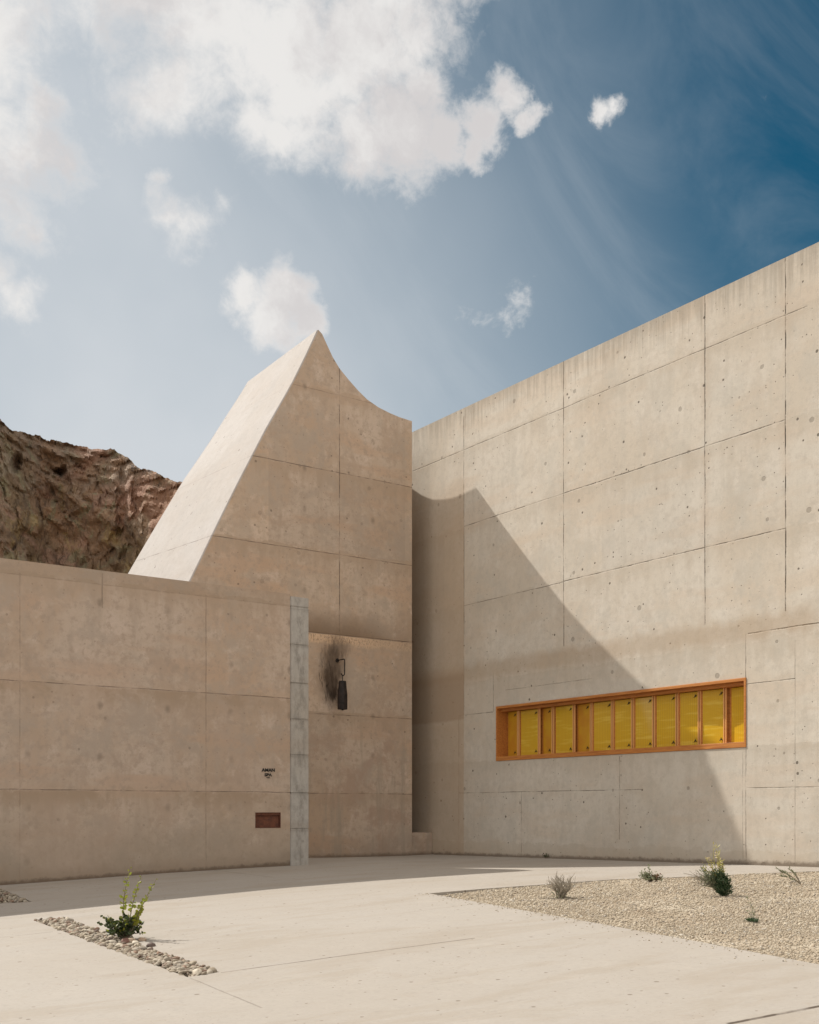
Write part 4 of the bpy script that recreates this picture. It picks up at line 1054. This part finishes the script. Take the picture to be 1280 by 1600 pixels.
def twig_bush(px, py, wpx, hpx, label, seed, ntw=46, greens=40):
    q = bz(px, py); sc = mpp(q); e = empty('dry_bush', tuple(q), label, 'bush'); r = random.Random(seed); T, G, D_ = [], [], []
    for k in range(ntw):
        an = r.uniform(0, 6.28); f_ = r.uniform(.2, 1); hh = hpx*sc*r.uniform(.45, 1)*(1.15-.5*f_)
        B = q+CR*math.cos(an)*wpx/2*sc*f_+CF*math.sin(an)*wpx/2*sc*f_+Vector((0, 0, hh)); A = q+Vector((r.uniform(-.05, .05), r.uniform(-.05, .05), 0))
        pts = curve_pts(A, B, Vector((r.uniform(-.06, .06), r.uniform(-.06, .06), .05)), 5); T.append(tube(pts, [.0065, .0055, .0045, .0035, .002], 4))
        for j in range(3):
            i = r.randint(1, 3); C_ = pts[i]+Vector((r.uniform(-.1, .1), r.uniform(-.1, .1), r.uniform(.05, .16))); T.append(tube([pts[i], C_], [.0045, .0025], 4))
    for k in range(greens):
        an = r.uniform(0, 6.28); f_ = r.uniform(0, .5); pp = q+CR*math.cos(an)*wpx/2*sc*f_+CF*math.sin(an)*wpx/2*sc*f_+Vector((0, 0, r.uniform(.01, .14)))
        G.append(leaf(pp, (r.uniform(-1, 1), r.uniform(-1, 1), r.uniform(.2, 1)), .05, .018))
    for k in range(14):   # litter caught under the bush
        an = r.uniform(0, 6.28); a = q+CR*math.cos(an)*wpx*.3*sc+CF*math.sin(an)*wpx*.3*sc+Vector((0, 0, .02)); T.append(tube([a, a+CR*r.uniform(-.25, .25)+CF*r.uniform(-.2, .2)], [.009, .006], 4))
    V, F = join(T); mesh_obj('twigs', V, F, M_gt, e); V, F = join(G); mesh_obj('leaves', V, F, M_gg, e)
twig_bush(876, 1405, 62, 42, 'dry grey twiggy bush at the left tip of the gravel bed', 31)
def low_bush():
    q = bz(1016, 1378); sc = mpp(q); e = empty('low_bush', tuple(q), 'low grey green bush with red brown dead leaves, far edge of the gravel bed', 'bush'); r = random.Random(9); T, G, B_ = [], [], []
    for k in range(40):
        an = r.uniform(0, 6.28); f_ = r.random()**.6; dx = math.cos(an)*20*sc*f_; B = q+CR*dx+CF*math.sin(an)*14*sc*f_+Vector((0, 0, sc*r.uniform(5, 20)*(1.1-.6*f_)*(1.1 if dx < 0 else .7)))
        pts = curve_pts(q, B, Vector((0, 0, .03)), 4); T.append(tube(pts, [.008, .006, .005, .003], 4))
        for j in range(16):
            i = r.randint(1, 3); pp = pts[i]+Vector((r.uniform(-.05, .05),)*2+(r.uniform(-.03, .05),)); sz = r.uniform(.03, .065)
            ((B_ if dx > .05 and r.random() < .45 else G)).append(leaf(pp, (r.uniform(-1, 1), r.uniform(-1, 1), r.uniform(.1, 1)), sz, sz*.4))
    V, F = join(T); mesh_obj('twigs', V, F, M_tw, e); V, F = join(G); mesh_obj('leaves', V, F, M_gg, e); V, F = join(B_); mesh_obj('dead_leaves', V, F, M_rb, e)
low_bush()
def tall_bush():
    q = bz(1131, 1400); sc = mpp(q); e = empty('brush_plant', tuple(q), 'bushy dark green plant with yellow green flower stalks in the gravel bed', 'plant'); r = random.Random(12); T, G, Y_, Fl, Gy = [], [], [], [], []
    for k in range(330):   # dense dark cushion leaning left
        an = r.uniform(0, 6.28); el = r.uniform(.1, 1); f_ = r.uniform(.5, 1)
        hx = math.cos(an)*14*sc*f_*math.sqrt(max(0, 1-(el-.5)**2)); hy = math.sin(an)*14*sc*f_
        B = q+CR*(hx-9*sc*el**1.5)+CF*hy+Vector((0, 0, el*44*sc*(1-.25*abs(math.cos(an)))))
        A = q+CR*(hx*.35-3*sc*el)+CF*hy*.35+Vector((0, 0, max(0, el*44*sc*.45-.02)))
        pts = curve_pts(A, B, Vector((0, 0, .015)), 4); (G if r.random() < .86 else Gy).append(tube(pts, [.009, .010, .008, .003], 4))
        for j in range(3):
            pp = pts[r.randint(1, 3)]; (G if r.random() < .85 else Gy).append(leaf(pp, (r.uniform(-1, 1), r.uniform(-1, 1), r.uniform(.2, 1.4)), .07, .018))
    for k in range(70):    # paler shoots at the left flank
        A = q+CR*r.uniform(-6, 0)*sc+Vector((0, 0, .05)); B = q+CR*r.uniform(-38, -12)*sc+CF*r.uniform(-10, 10)*sc+Vector((0, 0, r.uniform(14, 46)*sc))
        pts = curve_pts(A, B, Vector((0, 0, .03)), 5); Gy.append(tube(pts, [.006, .005, .004, .004, .002], 4))
        for j in range(3): Gy.append(leaf(pts[r.randint(2, 4)], (r.uniform(-1, 1), r.uniform(-1, 1), r.uniform(.2, 1)), .06, .015))
    for (tx, tz, nf) in ((-14, 72, 9), (-8, 68, 7), (-22, 60, 7), (-5, 58, 8), (-28, 55, 6), (-12, 62, 6), (-3, 50, 6), (-18, 80, 2), (-33, 46, 4), (-8, 78, 2)):
        A = q+CR*r.uniform(-8, 0)*sc+Vector((0, 0, 22*sc)); B = q+CR*tx*sc+CF*r.uniform(-8, 8)*sc+Vector((0, 0, tz*sc)); pts = curve_pts(A, B, CR*r.uniform(-.04, .04), 6)
        Y_.append(tube(pts, [.008, .007, .006, .005, .004, .002], 4))
        for j in range(9): Y_.append(leaf(pts[r.randint(1, 5)]+Vector((0, 0, r.uniform(-.04, .04))), (r.uniform(-1, 1), r.uniform(-1, 1), r.uniform(.3, 1.6)), r.uniform(.04, .08), .016))
        for j in range(max(1, nf//3)):
            pp = pts[r.randint(3, 5)]+Vector((r.uniform(-.04, .04), r.uniform(-.04, .04), r.uniform(-.04, .03)))
            Fl.append(join([leaf(pp, (math.cos(a_*1.26), math.sin(a_*1.26), .5), .03, .022) for a_ in range(5)]))
    for k in range(16):    # bare twigs arching left
        B = q+CR*r.uniform(-62, -40)*sc+CF*r.uniform(-14, 14)*sc+Vector((0, 0, r.uniform(12, 38)*sc)); pts = curve_pts(q+CR*-8*sc+Vector((0, 0, .1)), B, Vector((0, 0, .06)), 6)
        T.append(tube(pts, [.005, .005, .004, .004, .003, .002], 4))
        for j in range(2): i = r.randint(2, 4); T.append(tube([pts[i], pts[i]+CR*r.uniform(-.2, .0)+Vector((0, 0, r.uniform(-.08, .12)))], [.003, .002], 4))
    for nm, L_, M_ in (('needles', G, M_jd), ('pale_shoots', Gy, M_gg), ('flower_stalks', Y_, M_yf), ('bare_twigs', T, M_gt)):
        V, F = join(L_); mesh_obj(nm, V, F, M_, e)
    for V, F in Fl: mesh_obj('flower', V, F, M_fl, e)
tall_bush()
def weed():
    q = bz(1174, 1442); sc = mpp(q); e = empty('small_weed', tuple(q), 'small green weed with one thin stalk among the gravel', 'weed'); r = random.Random(3); G, T = [], []
    for k in range(90):
        an = r.uniform(0, 6.28); f_ = r.uniform(.1, 1); pp = q+CR*math.cos(an)*9*sc*f_+CF*math.sin(an)*9*sc*f_+Vector((0, 0, r.uniform(0, .04)))
        G.append(leaf(pp, (math.cos(an), math.sin(an), r.uniform(.3, 1.5)), r.uniform(.03, .055), .014))
    for (dx, dz_) in ((-6, 38), (-1, 30), (3, 26), (-10, 22)):
        pts = curve_pts(q, q+CR*dx*sc+Vector((0, 0, dz_*sc)), CR*.03, 6); T.append(tube(pts, [.004, .004, .003, .003, .002, .002], 4))
        for j in range(7): T.append(leaf(pts[r.randint(1, 5)], (r.uniform(-1, 1), r.uniform(-1, 1), .6), .035, .012))
    V, F = join(G); mesh_obj('leaves', V, F, M_jd, e); V, F = join(T); mesh_obj('stalks', V, F, M_gg, e)
weed()
def sprig():
    q = bz(1252, 1382); sc = mpp(q); e = empty('leaning_sprig', tuple(q), 'leaning grey green sprig at the right edge of the gravel bed', 'plant'); r = random.Random(8); G, T = [], []
    for (dx, dz_, y_) in ((-37, 24, 0), (-30, 20, 6), (-22, 26, -5), (-12, 20, 3), (-34, 14, -8), (-18, 8, -12)):
        pts = curve_pts(q, q+CR*dx*sc+CF*y_*sc+Vector((0, 0, dz_*sc)), Vector((0, 0, .03)), 6); T.append(tube(pts, [.009, .008, .007, .005, .004, .002], 4))
        for j in range(22 if dx < -28 else 9):
            i = r.randint(2, 4); pp = pts[i].lerp(pts[i+1], r.random()); G.append(leaf(pp, (pts[i+1]-pts[i]).normalized()+Vector((r.uniform(-.5, .5), r.uniform(-.5, .5), r.uniform(-.3, .6))), .07, .018))
    V, F = join(G); mesh_obj('leaves', V, F, M_gg, e); V, F = join(T); mesh_obj('stems', V, F, M_gt, e)
sprig()
def seedling():
    q = onx(853, 1338.5, XR-.1); q.z = gz(q.x, q.y); sc = mpp(q); e = empty('seedling', tuple(q), 'tiny dark seedling growing at the foot of the tall wall', 'seedling'); r = random.Random(5); G, T = [], []
    for k in range(9):
        B = q+CR*r.uniform(-6, 5)*sc+Vector((0, 0, r.uniform(2, 9)*sc)); pts = curve_pts(q, B, Vector((0, 0, .01)), 4); T.append(tube(pts, .006, 4))
        for j in range(4): G.append(leaf(pts[r.randint(1, 3)], (r.uniform(-1, 1), r.uniform(-1, 1), .6), .05, .02))
    V, F = join(G); mesh_obj('leaves', V, F, M_ld, e); V, F = join(T); mesh_obj('stems', V, F, M_tw, e)
seedling()
